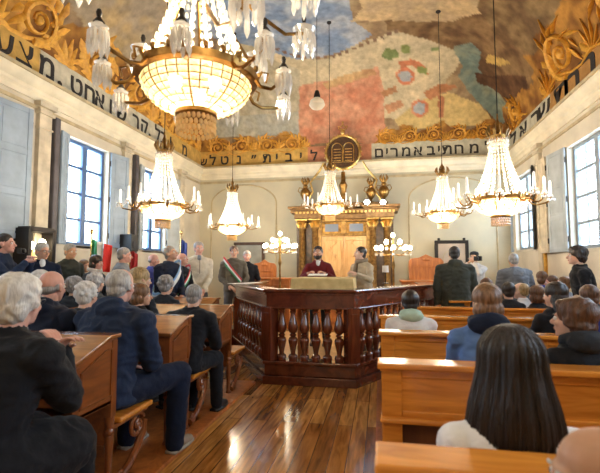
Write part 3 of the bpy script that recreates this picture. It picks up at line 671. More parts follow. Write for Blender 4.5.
# arched door pair
for s in (-1, 1):
    d = MB(); d.bb(min(0, s * .56), max(0, s * .56), -.0, .05, .60, 2.13); dr = d.build('ark_door', 'pale_wood', ark, bevel=.004)
    q = MB()
    for z0, z1 in ((.68, 1.2), (1.28, 2.02)): 
        x0, x1 = s * .07, s * .49
        q.tube([(x0, -.005, z0), (x1, -.005, z0), (x1, -.005, z1), (x0, -.005, z1)], .012, 6, closed=True)
    q.tube([(s * .02, -.01, .62), (s * .02, -.01, 2.1)], .012, 6)
    # carved foliage
    for k in range(7):
        z = .75 + k * .19; q.tube([(s * .28, -.008, z), (s * (.28 + .1 * (1 if k % 2 else -1)), -.012, z + .07), (s * .28, -.008, z + .17)], [.006, .016, .006], 6)
        q.ell((s * (.28 + .07 * (1 if k % 2 else -1)), -.01, z + .12), (.03, .012, .045), 8, 6)
    q.build('door_carving', 'pale_wood', dr, smooth=True)
mb = MB(); mb.bb(-.66, -.56, -.04, .08, .58, 2.56); mb.bb(.56, .66, -.04, .08, .58, 2.56); mb.bb(-.56, .56, -.04, .08, 2.13, 2.19); mb.bb(-.56, .56, -.03, .08, 2.50, 2.56); mb.bb(-.06, .06, -.03, .08, 2.19, 2.5)
mb.build('door_frame', 'gilt_wood', ark, bevel=.008)
for s in (-1, 1):
    f = MB(); f.bb(s * .31 - .25, s * .31 + .25, .02, .05, 2.2, 2.49); w = f.build('transom_panel', 'gold_dark', ark)
    mk('transom_glass', (.16, .20, .27), .12) if 'transom_glass' not in MATS else None
    MB().bb(s * .31 - .17, s * .31 + .17, .01, .025, 2.25, 2.44).build('glass_pane', 'transom_glass', w, bevel=.004)
# urns and crowning tablets
def urn(x, z, sc, nm='urn'):
    u = MB(); u.lathe([(r * sc, q * sc) for r, q in ((.10, 0), (.10, .04), (.04, .07), (.035, .12), (.10, .2), (.15, .30), (.15, .38), (.11, .46), (.06, .50), (.08, .54), (.05, .60), (.07, .66), (.03, .74), (.0, .78))], n=18)
    for s in (-1, 1): u.tube([(s * .14 * sc, 0, .34 * sc), (s * .22 * sc, 0, .42 * sc), (s * .18 * sc, 0, .52 * sc), (s * .08 * sc, 0, .50 * sc)], .014 * sc, 6)
    for j in range(8): a = j / 8 * 2 * PI; u.tube([(.05 * sc * math.cos(a), .05 * sc * math.sin(a), .6 * sc), (.12 * sc * math.cos(a), .12 * sc * math.sin(a), .72 * sc), (.09 * sc * math.cos(a), .09 * sc * math.sin(a), .82 * sc)], [.02 * sc, .02 * sc, .005], 6)
    return u.build(nm, 'gold_dark', ark, smooth=True, loc=(x, .12, z))
for x in (-1.0, 1.0, -.38, .68): urn(x, 2.96, .88 if abs(x) > .7 else .8)
pd = MB(); pd.lathe([(.22, 2.96), (.20, 3.02), (.09, 3.08), (.07, 3.3), (.11, 3.45), (.06, 3.55), (.05, 3.8)], n=18); pd.build('medallion_stem', 'gold_dark', ark, smooth=True, loc=(-.02, .15, 0))
mz = 4.30 
med = MB(); med.lathe([(.0, -.02), (.40, -.02), (.40, .02), (.0, .02)], (0, 0, 0), 48, (0, -1, 0)); md = med.build('law_medallion', 'ark_dark', ark, smooth=True, loc=(-.02, .12, mz))
g = MB(); n = 48
g.tube([(.43 * math.cos(2 * PI * i / n), -.02, .43 * math.sin(2 * PI * i / n)) for i in range(n)], .035, 8, closed=True)
for i in range(24):
    a = 2 * PI * i / 24; g.ell((.475 * math.cos(a), -.02, .475 * math.sin(a)), (.022, .022, .022), 6, 5)
g.ell((0, -.02, .52), (.06, .04, .07), 10, 8); g.tube([(-.09, -.02, .60), (-.12, -.02, .68), (-.04, -.02, .66), (0, -.02, .74), (.04, -.02, .66), (.12, -.02, .68), (.09, -.02, .60)], .018, 6, closed=True); g.ell((0, -.02, .78), (.03, .03, .03), 8, 6)
g.build('gilt_ring', 'gold', md, smooth=True)
tb = MB()
for s in (-1, 1):
    c = s * .145; w = .135
    pts = [(c - w, -.26)] + [(c - w * math.cos(a), .10 + .14 * math.sin(a)) for a in [PI * i / 12 for i in range(13)]] + [(c + w, -.26)]
    tb.tube([(p[0], -.03, p[1]) for p in pts], .013, 6, closed=True)
    for k in range(5):
        z = .08 - k * .075; tb.tube([(c - .09, -.03, z), (c + .09, -.03, z)], .009, 6)
tb.build('tablets_of_the_law', 'gold', md, smooth=True)
for s in (-1, 1): MB().tube([(s * .50, 0, -.25), (s * .60, 0, -.45), (s * .85, 0, -.75), (s * .78, 0, -1.0), (s * .95, 0, -1.25)], [.02, .03, .03, .025, .03], 8).build('scrolled_support', 'gold', md, smooth=True)

# ---- counters, chairs and panels behind the platform
def panel_box(name, label, cat, x0, x1, y0, y1, z, mat='far_wood', np_=3, group=None):
    r = empty(name, ((x0 + x1) / 2, (y0 + y1) / 2, 0)); tag(r, label, cat, group); w = (x1 - x0) / 2; d = (y1 - y0) / 2
    MB().bb(-w, w, -d, d, 0, z - .04).build('body', mat, r, bevel=.006); MB().bb(-w - .04, w + .04, -d - .04, d + .04, z - .04, z).build('worktop', mat, r, bevel=.01)
    for k in range(np_):
        a = -w + (k + .1) * 2 * w / np_; b = -w + (k + .9) * 2 * w / np_
        MB().tube([(a, -d - .004, .15), (b, -d - .004, .15), (b, -d - .004, z - .15), (a, -d - .004, z - .15)], .014, 4, closed=True).build('panel', mat, r)
    return r
panel_box('counter', 'low wooden counter behind the left of the platform, before the ark', 'counter', -3.1, -1.95, 9.2, 9.7, 1.12)
panel_box('counter', 'low wooden counter behind the right of the platform', 'counter', .45, 1.2, 9.2, 9.7, 1.08)
def hall_chair(x, y, rz, label, w=.62, h=1.75):
    r = empty('high_backed_chair', (x, y, 0), rz); tag(r, label, 'chair')
    b = MB(); b.prism([(-w / 2, .42), (w / 2, .42), (w / 2, h - .12), (w * .42, h - .05), (w * .2, h - .03), (0, h + .05), (-w * .2, h - .03), (-w * .42, h - .05), (-w / 2, h - .12)], (0, .22, 0), (1, 0, 0), (0, 0, 1), (0, .05, 0)); bk = b.build('backrest', 'far_wood', r, bevel=.008)
    c = MB(); c.tube([(-w * .36, .2, .6), (w * .36, .2, .6), (w * .36, .2, h - .25), (-w * .36, .2, h - .25)], .014, 6, closed=True); c.ell((0, .21, h - .08), (.1, .02, .04), 10, 6); c.build('back_carving', 'far_wood', bk, smooth=True)
    MB().bb(-w / 2, w / 2, -.25, .24, .42, .48).build('seat', 'far_wood', r, bevel=.01)
    for sx in (-1, 1):
        for sy in (-1, 1): MB().lathe([(.02, 0), (.03, .05), (.02, .1), (.03, .3), (.03, .42)], n=10).build('leg', 'far_wood', r, smooth=True, loc=(sx * (w / 2 - .04), sy * .2, 0))
        MB().tube([(sx * w * .47, .2, .75), (sx * w * .47, -.22, .74), (sx * w * .47, -.24, .48)], .022, 8).build('armrest', 'far_wood', r, smooth=True)
    return r
p = on(1, 10.6, 427, 262); hall_chair(p.x, 10.6, 0, 'tall carved orange-brown chair back against the back wall, right of the ark', .82, 1.62)
p = on(1, 10.3, 262, 262); hall_chair(p.x, 10.3, 0, 'tall wooden chair back behind the railing, left of the ark', .62, 1.5)
# framed picture / mirror right of it, leaning on the back wall
fr = empty('framed_mirror', (on(1, 11.1, 452, 260).x, 11.12, .75)); tag(fr, 'tall dark-framed mirror hanging on the back wall behind the standing man', 'mirror')
mb = MB(); w = .40
mb.bb(-w, w, -.02, .06, 0, .07); mb.bb(-w, w, -.02, .06, 1.19, 1.27); mb.bb(-w, -w + .08, -.02, .06, .07, 1.19); mb.bb(w - .08, w, -.02, .06, .07, 1.19)
for s in (-1, 1): mb.bb(s * .3 - .03, s * .3 + .03, -.02, .05, 1.27, 1.33)
mb.build('frame', 'iron', fr, bevel=.008); mk('pinkish', (.52, .42, .33), .6, noise_s=3, noise_a=.1); MB().bb(-w + .08, w - .08, .0, .03, .07, 1.19).build('panel', 'pinkish', fr)
q = MB(); q.tube([(-.2, -.004, .3), (-.2, -.004, .85)] + [(-.2 * math.cos(a), -.004, .85 + .16 * math.sin(a)) for a in [PI * i / 10 for i in range(1, 11)]] + [(.2, -.004, .3)], .008, 5, closed=True); q.build('arched_line', 'cornice_trim', fr)
# grey door left on the back wall
dx = on(1, 11.2, 249, 260).x
d = empty('door_1', (dx, YB - .02, 0)); tag(d, kind='structure')
MB().bb(-.36, .36, -.03, .02, 0, 1.95).build('door_leaf', 'grey_door', d); mb = MB(); mb.bb(-.43, -.36, -.05, .02, 0, 2.02); mb.bb(.36, .43, -.05, .02, 0, 2.02); mb.bb(-.43, .43, -.05, .02, 1.95, 2.03); mb.build('door_frame', 'ark_dark', d)
MB().ell((.28, -.06, 1.0), (.03, .03, .03)).build('door_handle', 'brass', d, smooth=True)
# glazed cabinet by left wall with gilt glow
p = on(0, XL + .16, 36, 252)
r = empty('display_case', (XL + .14, p.y, .9)); tag(r, 'dark-framed display case with gilded objects on the left wall behind the standing men', 'cabinet')
mb = MB(); w = .22
for s in (-1, 1): mb.bb(-.12, .12, s * w - .03, s * w + .03, 0, 1.0)
mb.bb(-.12, .12, -w, w, .95, 1.02); mb.bb(-.12, .12, -w, w, 0, .05); mb.bb(-.12, -.1, -w, w, 0, 1); mb.build('case_frame', 'iron', r, bevel=.005)
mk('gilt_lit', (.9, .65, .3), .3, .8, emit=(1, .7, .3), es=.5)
mb = MB()
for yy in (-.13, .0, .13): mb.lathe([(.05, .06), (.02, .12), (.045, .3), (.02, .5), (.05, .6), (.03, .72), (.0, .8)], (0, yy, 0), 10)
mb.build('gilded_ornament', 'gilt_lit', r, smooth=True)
for k in range(2):
    o = MB().ell((0, 0, 0), (.05, .05, .05)).build('bulb', 'bulb', r, smooth=True, loc=(.06, -.12 + .18 * k, .76 + .05 * k))
# loudspeaker
p = on(0, XL + .16, 127, 243); r = empty('loudspeaker', (XL + .2, p.y, p.z)); tag(r, 'black box loudspeaker mounted on the left wall between the two windows', 'loudspeaker')
MB().bb(-.13, .13, -.12, .12, -.16, .16).build('cabinet', 'black', r, bevel=.01); mk('grille', (.04, .04, .045), .8); mb = MB().lathe([(.0, 0), (.08, 0), (.085, .012), (0, .013)], (.13, 0, -.03), 20, (1, 0, 0)); mb.build('speaker_cone', 'grille', r, smooth=True); MB().bb(-.2, -.12, -.03, .03, -.03, .03).build('bracket', 'iron', r)

# flags on poles
def flag(x, y, ztop, stripes, label, w=.75, droop=.75, pole=True):
    r = empty('flag', (x, y, 0)); tag(r, label, 'flag')
    MB().cone((0, 0, 0), (0, 0, ztop + .08), .014, .012).ell((0, 0, ztop + .12), (.03, .03, .05)).lathe([(.09, 0), (.085, .03), (.03, .06), (.02, .1)], n=16).build('pole', 'brass', r, smooth=True)
    n = 36; vs = []; fs = []; m = []; h = droop
    for i in range(n + 1):
        t = i / n; 
        for j in range(9):
            z = ztop - j / 8 * h * (1 - .1 * t); k = .5 + .5 * j / 8
            vs.append((t * w * 1.0, .05 * math.sin(t * 15 + j * .2) * k, z - .12 * t))
    for i in range(n):
        for j in range(8): fs.append((i * 9 + j, i * 9 + 9 + j, i * 9 + 10 + j, i * 9 + j + 1)); m.append(min(len(stripes) - 1, int(i / n * len(stripes))))
    mb = MB(); mb.v = vs; mb.f = fs; mb.m = m
    o = mb.build('flag_cloth', stripes, r, smooth='all'); s = o.modifiers.new('s', 'SOLIDIFY'); s.thickness = .006
    return r
p = on(1, 6.4, 91, 250); r = flag(p.x, 6.4, 1.83, ['flag_green', 'flag_white', 'flag_red'], 'green, white and red tricolour flag standing by the left wall', .38, .5)
p = on(1, 7.6, 130, 255); flag(p.x, 7.6, 1.72, ['banner_red'], 'dark red banner standing behind the grey-haired man on the left', .16, .6)
p = on(1, 8.6, 181, 240); flag(p.x, 8.6, 1.98, ['flag_blue'], 'furled dark blue flag standing behind the bald man in a sash', .14, .85)
# lower wood screen by far wall left
panel_box('wooden_screen', 'dark wooden bench screen behind the man in the white jacket', 'screen', -2.95, -2.2, 8.7, 8.95, .95, 'mahogany')
# ================================================================ CHANDELIERS
def chandelier(R=.295, arms=10, candles=True):
    """origin at the rim of the lit bowl; tent of bead strings above, bowl and small drum below"""
    r = empty('crystal_chandelier')
    rr = R
    MB().lathe([(.0, 0), (.012, .0), (.012, .02), (.0, .021)], n=8)
    # gilt rim
    t = MB(); n = 48
    t.lathe([(rr + .00, -.02), (rr + .03, -.015), (rr + .035, .02), (rr + .0, .03), (rr - .01, .03), (rr - .01, -.02), (rr, -.02)], n=n)
    for i in range(24): a = 2 * PI * i / 24; t.ell(((rr + .035) * math.cos(a), (rr + .035) * math.sin(a), .035), (.014, .014, .02), 6, 5)
    t.build('rim', 'gold_dark', r, smooth=True)
    # crown near the top
    cz = R * 2.5; k = MB()
    k.lathe([(rr * .30, cz - .02), (rr * .34, cz), (rr * .34, cz + .03), (rr * .28, cz + .04), (rr * .28, cz - .02)], n=24)
    for i in range(10):
        a = 2 * PI * i / 10; k.tube([(rr * .32 * math.cos(a), rr * .32 * math.sin(a), cz + .02), (rr * .42 * math.cos(a), rr * .42 * math.sin(a), cz + .09), (rr * .36 * math.cos(a), rr * .36 * math.sin(a), cz + .16)], [.012, .018, .005], 6)
    k.build('crown', 'gold_dark', r, smooth=True)
    d = MB()
    for i in range(18):
        a = 2 * PI * i / 18
        for q in range(2): d.ell((rr * .37 * math.cos(a), rr * .37 * math.sin(a), cz - .04 - q * .045), (.012, .012, .022), 6, 4)
    d.build('crown_drops', 'crystal', r, smooth=True)
    # bead strings
    for i in range(20):
        a = 2 * PI * i / 20; s = MB(); nb = 16; ca, sa = math.cos(a), math.sin(a)
        for q in range(nb + 1):
            u = q / nb; rad = lerp(rr * .30, rr * 1.0, u ** 2.0 * .85 + u * .15); z = lerp(cz, .03, u)
            s.ell((rad * ca, rad * sa, z), (.0115, .0115, .019), 5, 4)
        s.build('bead_string', 'crystal_strand', r, smooth=True)
    # bowl of square crystals between wires
    for part, prof_, nn in (('bowl', [(math.cos(x), -math.sin(x)) for x in [i / 7 * 1.22 for i in range(8)]], 32),):
        b = MB(); w = MB()
        P = [(rr * .98 * (c if True else 0), -.02 + rr * .58 * s_) for c, s_ in prof_]
        for i in range(nn):
            a0, a1 = 2 * PI * (i + .06) / nn, 2 * PI * (i + .94) / nn
            for j in range(len(P) - 1):
                (r0, z0), (r1, z1) = P[j], P[j + 1]; e = .07; r0, r1, z0, z1 = lerp(r0, r1, e), lerp(r0, r1, 1 - e), lerp(z0, z1, e), lerp(z0, z1, 1 - e)
                q = [V((r0 * math.cos(a0), r0 * math.sin(a0), z0)), V((r0 * math.cos(a1), r0 * math.sin(a1), z0)), V((r1 * math.cos(a1), r1 * math.sin(a1), z1)), V((r1 * math.cos(a0), r1 * math.sin(a0), z1))]
                ctr = sum(q, V()) / 4; nrm = (q[1] - q[0]).cross(q[3] - q[0]).normalized(); nrm = nrm if nrm.dot(V((ctr.x, ctr.y, ctr.z - .1))) > 0 else -nrm
                b.add(q + [ctr + nrm * .010], [(0, 1, 4), (1, 2, 4), (2, 3, 4), (3, 0, 4)])
            if i % 4 == 0: w.tube([(p[0] * math.cos(2 * PI * i / nn), p[0] * math.sin(2 * PI * i / nn), p[1]) for p in P], .0055, 5)
        b.build('bowl', 'crystal_bowl', r); w.build('bowl_wires', 'gold_dark', r, smooth=True)
        rb, zb = P[-1]
    # drum under the bowl
    g = MB(); g.lathe([(rb, zb - .0), (rb + .012, zb - .004), (rb + .012, zb - .022), (rb, zb - .026), (rb - .006, zb - .01)], n=32); g.build('drum_ring', 'gold_dark', r, smooth=True)
    g = MB()
    for row in range(3):
        for i in range(24):
            a = 2 * PI * (i + .5 * (row % 2)) / 24; g.ell((rb * .98 * math.cos(a), rb * .98 * math.sin(a), zb - .045 - row * .032), (.0125, .0125, .017), 6, 4)
    g.build('drum_beads', 'crystal_bowl', r, smooth=True)
    # arms
    for i in range(arms):
        a = 2 * PI * (i + .5) / arms; ca, sa = math.cos(a), math.sin(a); e = rr * (1.9 if i % 2 else 1.6); m = MB(); zt = .02
        f = lambda p: (p[0] * ca, p[0] * sa, p[1])
        m.tube([f(p) for p in ((rr + .02, 0), (rr * 1.18, -.05), (rr * 1.38, -.065), (e * .93, -.04), (e, zt))], [.012, .011, .010, .010, .011], 6)
        m.tube([f(p) for p in ((rr * 1.1, -.03), (rr * 1.2, .03), (rr * 1.32, .02), (rr * 1.28, -.03))], .007, 5)
        arm = m.build('arm', 'gold_dark', r, smooth=True)
        c = MB(); c.lathe([(.0, 0), (.035, .0), (.042, .012), (.02, .016), (.018, .04), (.0, .041)], n=12); pan = c.build('drip_pan', 'crystal', arm, smooth=True, loc=f((e, zt)))
        if candles: MB().lathe([(.014, 0), (.014, .145), (.006, .16), (0, .161)], n=10).build('candle', 'candle_white', arm, smooth=True, loc=f((e, zt + .038)))
        dr = MB()
        if not candles: MB().lathe([(.0, .075), (.009, .07), (.014, .055), (.009, .035), (.018, .022), (.026, .01), (.0, .01)], n=10).build('arm_cap', 'iron', arm, smooth=True, loc=f((e, zt + .02)))
        for q in range(7 if candles else 12):
            b_ = 2 * PI * q / (7 if candles else 12); L = (.035 if q % 2 else .05) * (1 if candles else 2.4)
            dr.lathe([(.0, 0), (.008, -.01), (.011, -L * .7), (.0, -L)], (.038 * math.cos(b_), .038 * math.sin(b_), -.005), 6)
        dr.build('crystal_drops', 'crystal', arm, loc=f((e, zt)))
    # bulbs inside the bowl
    for i in range(3):
        a = 2 * PI * i / 3; MB().ell((0, 0, 0), (.035, .035, .05), 10, 8).build('bulb', 'bulb', r, smooth=True, loc=(rr * .4 * math.cos(a), rr * .4 * math.sin(a), -.03))
    MB().lathe([(.03, cz + .04), (.05, cz + .07), (.02, cz + .12), (.03, cz + .18), (.012, cz + .22), (.008, cz + .30)], n=12).build('finial', 'gold_dark', r, smooth=True)
    return r
CG = 'crystal chandeliers hanging through the hall'
proto = chandelier()
spots = [  # u, v of the rim, Y, label, scale
 (163, 206, 5.35, 'crystal chandelier hanging in front of the farther left window', 1.0),
 (500, 200, 5.35, 'large crystal chandelier hanging at the right, before the right-hand inscription', 1.0),
 (232, 226, 8.6, 'small far crystal chandelier left of the ark, above the man in the tricolour sash', 1.0),
 (443, 213, 8.6, 'small far crystal chandelier right of the ark, above the man in dark green', 1.0),
 (330, 206, 8.7, 'crystal chandelier hanging directly before the ark, under the round tablets', 1.0),
 (197, 80, 2.12, 'big brightly lit chandelier close overhead at the upper left', 1.0)]
LIGHTS = []
for i, (u, v, y, lab, sc) in enumerate(spots):
    p = on(1, y, u, v); o = proto if i == 0 else chandelier(.295, 9, False) if i == 5 else copy_tree(proto)
    if i in (4,): sc = 1.0
    o.location = p; o.scale = (sc,) * 3; o.rotation_euler.z = i * .37
    if i == 4: p = V((p.x, p.y, p.z + .0))
    tag(o, lab, 'chandelier', CG)
    zt = vault_z(p.x, p.y) - p.z
    rod = MB().cone((0, 0, .9), (0, 0, zt), .006, .006, 6); rod.lathe([(.05, zt), (.05, zt - .02), (.015, zt - .05), (.0, zt - .051)], n=10)
    rod.build('suspension_rod', 'iron', o, smooth=True); LIGHTS.append(p)
# upper arms of the near chandelier carrying cut-glass clusters (only this one has them in view)
near = o
for (a, e, z) in ((-.5, .66, .42), (.1, .72, .30), (.75, .60, .36), (2.2, .62, .34), (2.9, .74, .20), (3.6, .64, .12), (4.4, .60, .45), (5.2, .7, .48)):
    ca, sa = math.cos(a), math.sin(a); m = MB(); f = lambda r_, z_: (r_ * ca, r_ * sa, z_)
    m.tube([f(.12, z * .9 + .25), f(e * .5, z + .02), f(e * .8, z - .05), f(e, z)], [.014, .012, .011, .012], 8); arm = m.build('upper_arm', 'gold_dark', near, smooth=True)
    c = MB(); c.lathe([(.0, 0), (.06, 0), (.075, .025), (.07, .028), (.02, .012), (.02, .06), (0, .061)], n=16); c.build('drip_pan', 'crystal', arm, smooth=True, loc=f(e, z))
    MB().lathe([(.0, .09), (.010, .085), (.016, .065), (.010, .04), (.020, .025), (.03, .01), (.0, .01)], n=10).build('arm_cap', 'iron', arm, smooth=True, loc=f(e, z + .03))
    dr = MB()
    for q in range(12):
        b_ = 2 * PI * q / 12; L = .10 if q % 2 else .15; dr.lathe([(.0, 0), (.011, -.015), (.015, -L * .75), (.0, -L)], (.065 * math.cos(b_), .065 * math.sin(b_), -.005), 6)
    dr.build('crystal_drops', 'crystal', arm, loc=f(e, z))
# small hanging lamp and the two spotlights
def pendant(u, v, y, label):
    p = on(1, y, u, v); r = empty('hanging_lamp', p); tag(r, label, 'lamp'); zt = vault_z(p.x, p.y) - p.z
    MB().cone((0, 0, .16), (0, 0, zt), .004, .004, 6).build('cord', 'iron', r); MB().lathe([(.0, .18), (.03, .17), (.05, .1), (.05, .06), (.0, .06)], n=12).build('lamp_holder', 'iron', r, smooth=True)
    MB().lathe([(.05, .06), (.1, .02), (.12, -.05), (.08, -.1), (.0, -.12)], n=16).build('glass_shade', 'shade_glass', r, smooth=True)
pendant(317, 102, 6.2, 'small glass lamp hanging on a long cord before the painted red drapery')
for u, lab in ((367, 'left of the two bright spotlights at the top of the ark'), (383, 'right of the two bright spotlights at the top of the ark')):
    p = on(1, 10.35, u, 202); r = empty('spotlight', p); tag(r, lab, 'spotlight')
    MB().lathe([(.03, .14), (.06, .12), (.08, .0), (.075, -.01), (.0, .02)], (0, 0, 0), 16, (0, 1, .3)).build('housing', 'iron', r, smooth=True); MB().ell((0, -.015, -.004), (.062, .02, .062), 14, 8).build('lamp_face', 'bulb_white', r, smooth=True)
    MB().tube([(0, .1, .05), (0, .16, .1), (0, .2, .13)], .01, 6).build('bracket', 'iron', r)
# standing candelabra
def candelabrum(u, v, y, label, sc=1.0):
    p = on(1, y, u, v); r = empty('candelabrum', (p.x, y, 0)); tag(r, label, 'candelabrum', 'globe-lit standing candelabra flanking the ark'); z = p.z
    MB().lathe([(.2, 0), (.18, .04), (.05, .1), (.03, .2), (.045, .5), (.025, .6), (.02, z - .5), (.04, z - .42), (.02, z - .3), (.025, z), (.012, z + .18)], n=16).build('pole', 'gold_dark', r, smooth=True)
    for k in range(13):
        tier = 0 if k < 8 else 1 if k < 12 else 2; a = 2 * PI * (k + .5 * tier) / (8 if tier == 0 else 4); e = (.34, .19, 0)[tier]; zz = z + (-.06, .06, .20)[tier]; ca, sa = math.cos(a), math.sin(a)
        arm = MB().tube([(0, 0, zz - .12), (e * .5 * ca, e * .5 * sa, zz - .16), (e * ca, e * sa, zz - .1), (e * ca, e * sa, zz - .03)], .009, 6).build('branch', 'gold_dark', r, smooth=True)
        MB().ell((e * ca, e * sa, zz), (.042, .042, .05), 12, 8).build('globe', 'bulb', arm, smooth=True)
        d = MB()
        for q in range(3): d.lathe([(0, 0), (.008, -.01), (.01, -.05), (0, -.07)], (e * ca + .02 * (q - 1), e * sa, zz - .1), 6)
        d.build('crystal_drops', 'crystal', arm)
    return p
cp = [candelabrum(280, 243, 9.0, 'standing candelabrum with glowing globes left of the ark, behind the platform'), candelabrum(393, 245, 9.0, 'standing candelabrum with glowing globes right of the ark')]
# ================================================================ PEOPLE
def skinm(n, c): mk(n, c, .5, sss=.12, noise_s=18, noise_a=.06, spec=.35)
skinm('skin', (.62, .36, .25)); skinm('skin_pink', (.66, .36, .28)); skinm('skin_tan', (.48, .27, .17)); skinm('skin_pale', (.72, .48, .37))
mk('eye_white', (.75, .72, .68), .3); mk('iris', (.05, .03, .02), .2); mk('lip', (.45, .17, .14), .45)
def hairm(n, c, a=.3): mk(n, c, .42, spec=.5, noise_s=26, noise_a=a, bump=.5, bs=45, stretch=(3, 3, .35))
hairm('hair_white', (.66, .64, .60), .12); hairm('hair_grey', (.30, .29, .28), .2); hairm('hair_light_grey', (.46, .45, .43), .2); hairm('hair_dark', (.022, .015, .012)); hairm('hair_brown', (.11, .05, .025)); hairm('hair_chestnut', (.20, .10, .045)); hairm('hair_blond', (.45, .30, .13)); hairm('hair_long', (.017, .009, .006), .35)
def clothm(n, c, **k): mk(n, c, k.pop('rough', .85), noise_s=7, noise_a=.10, bump=.6, bs=28, sheen=k.pop('sheen', .04), spec=.25, **k)
for n, c in dict(black_cloth=(.007, .008, .012), navy=(.014, .026, .062), dark_navy=(.006, .012, .034), charcoal=(.020, .023, .029), slate=(.07, .09, .12), dark_green_grey=(.042, .048, .040), cream_jacket=(.62, .56, .44), beige_coat=(.55, .47, .33), burgundy=(.15, .014, .018),
                 brown_grey=(.14, .12, .09), pale_grey=(.55, .58, .62), pale_green=(.45, .60, .48), off_white=(.70, .68, .66), blue_jacket=(.10, .19, .42), royal_blue=(.03, .04, .22), grey_blue=(.20, .24, .30), white_cloth=(.75, .76, .78), grey_trousers=(.12, .12, .13), puffer_grey=(.13, .14, .16), fur=(.30, .24, .17), yellow_cloth=(.75, .5, .12)).items(): clothm(n, c)
mk('shoe_grey', (.30, .26, .21), .7); mk('shoe_black', (.015, .014, .014), .35); mk('sole', (.45, .42, .37), .7); mk('wire_frame', (.02, .02, .025), .3); mk('sash_green', (.05, .32, .14), .6); mk('sash_white', (.78, .78, .75), .6); mk('sash_red', (.62, .05, .05), .6); mk('sash_blue', (.25, .45, .75), .6)
DG = None
def remesh(mb, vox, smooth_it=4, fold=0, fs=9, seed=0, fold2=None):
    """fuse overlapping shapes into one continuous skin -> (verts, faces)"""
    me = mb.mesh('t'); o = bpy.data.objects.new('t', me); C.objects.link(o)
    m = o.modifiers.new('r', 'REMESH'); m.mode = 'VOXEL'; m.voxel_size = vox
    s = o.modifiers.new('s', 'SMOOTH'); s.iterations = smooth_it; s.factor = .5
    bpy.context.view_layer.update(); e = bpy.data.meshes.new_from_object(o.evaluated_get(bpy.context.evaluated_depsgraph_get()))
    C.objects.unlink(o); bpy.data.objects.remove(o); bpy.data.meshes.remove(me)
    vs = [q.co.copy() for q in e.vertices]
    if fold:
        ns = [q.normal.copy() for q in e.vertices]; sd = V((seed * 1.7, seed * .9, 0))
        out = []
        for p, n in zip(vs, ns):
            q = V((p.x * fs, p.y * fs, p.z * fs * (1.6 if fold2 is None else fold2))) + sd
            w = noise.noise_vector(q * .5) * .8
            k = noise.noise(q + w * 1.2); k = 1 - abs(k) * 3
            out.append(p + n * (fold * k * .6))
        vs = out
    fs_ = [tuple(p.vertices) for p in e.polygons]; bpy.data.meshes.remove(e); return vs, fs_
def solid(name, parts, mats, parent, subdiv=False):
    mb = MB()
    for i, (vs, fs_, mi) in enumerate(parts): mb.add(vs, fs_, mi)
    return mb.build(name, mats, parent, smooth='all')
def ik(S_, T, a, b, pole):
    d = T - S_; L = min(d.length, (a + b) * .995); t = d.normalized(); x = (a * a - b * b + L * L) / (2 * L); h = math.sqrt(max(0, a * a - x * x)); p = (pole - t * pole.dot(t)).normalized(); return S_ + t * x + p * h, S_ + t * L
def hand(mb, w, d, nrm, side, s=1.0, curl=.5):
    """wrist w, pointing along d, back of the hand facing nrm"""
    d = d.normalized(); nrm = (nrm - d * nrm.dot(d)).normalized(); x = d.cross(nrm) * side
    F = lambda a, b, c: w + d * (a * s) + x * (b * s) + nrm * (c * s)
    for q in (-.028, -.009, .010, .028): mb.cone(F(.01, q * .75, 0), F(.085, q, 0), .016 * s, .0125 * s, 8)
    mb.cone(F(-.03, 0, 0), F(.02, 0, 0), .024 * s, .022 * s, 8)
    for q, L in ((-.031, .062), (-.0105, .076), (.0105, .082), (.031, .074)):
        p = F(.085, q, 0); a = 0
        for k, f in enumerate((.45, .32, .25)):
            a += curl * (.55 if k == 0 else .85); p2 = p + (d * math.cos(a) - nrm * math.sin(a)) * (L * f * s)
            mb.cone(p, p2, (.0098 - .0012 * k) * s, (.0088 - .0012 * k) * s, 7); p = p2
    p = F(.02, .03, -.006); q = F(.05, .055, -.018); r_ = F(.082, .058 - .02 * curl, -.03); mb.cone(p, q, .0135 * s, .011 * s, 7); mb.cone(q, r_, .011 * s, .0085 * s, 7)
PG = {}
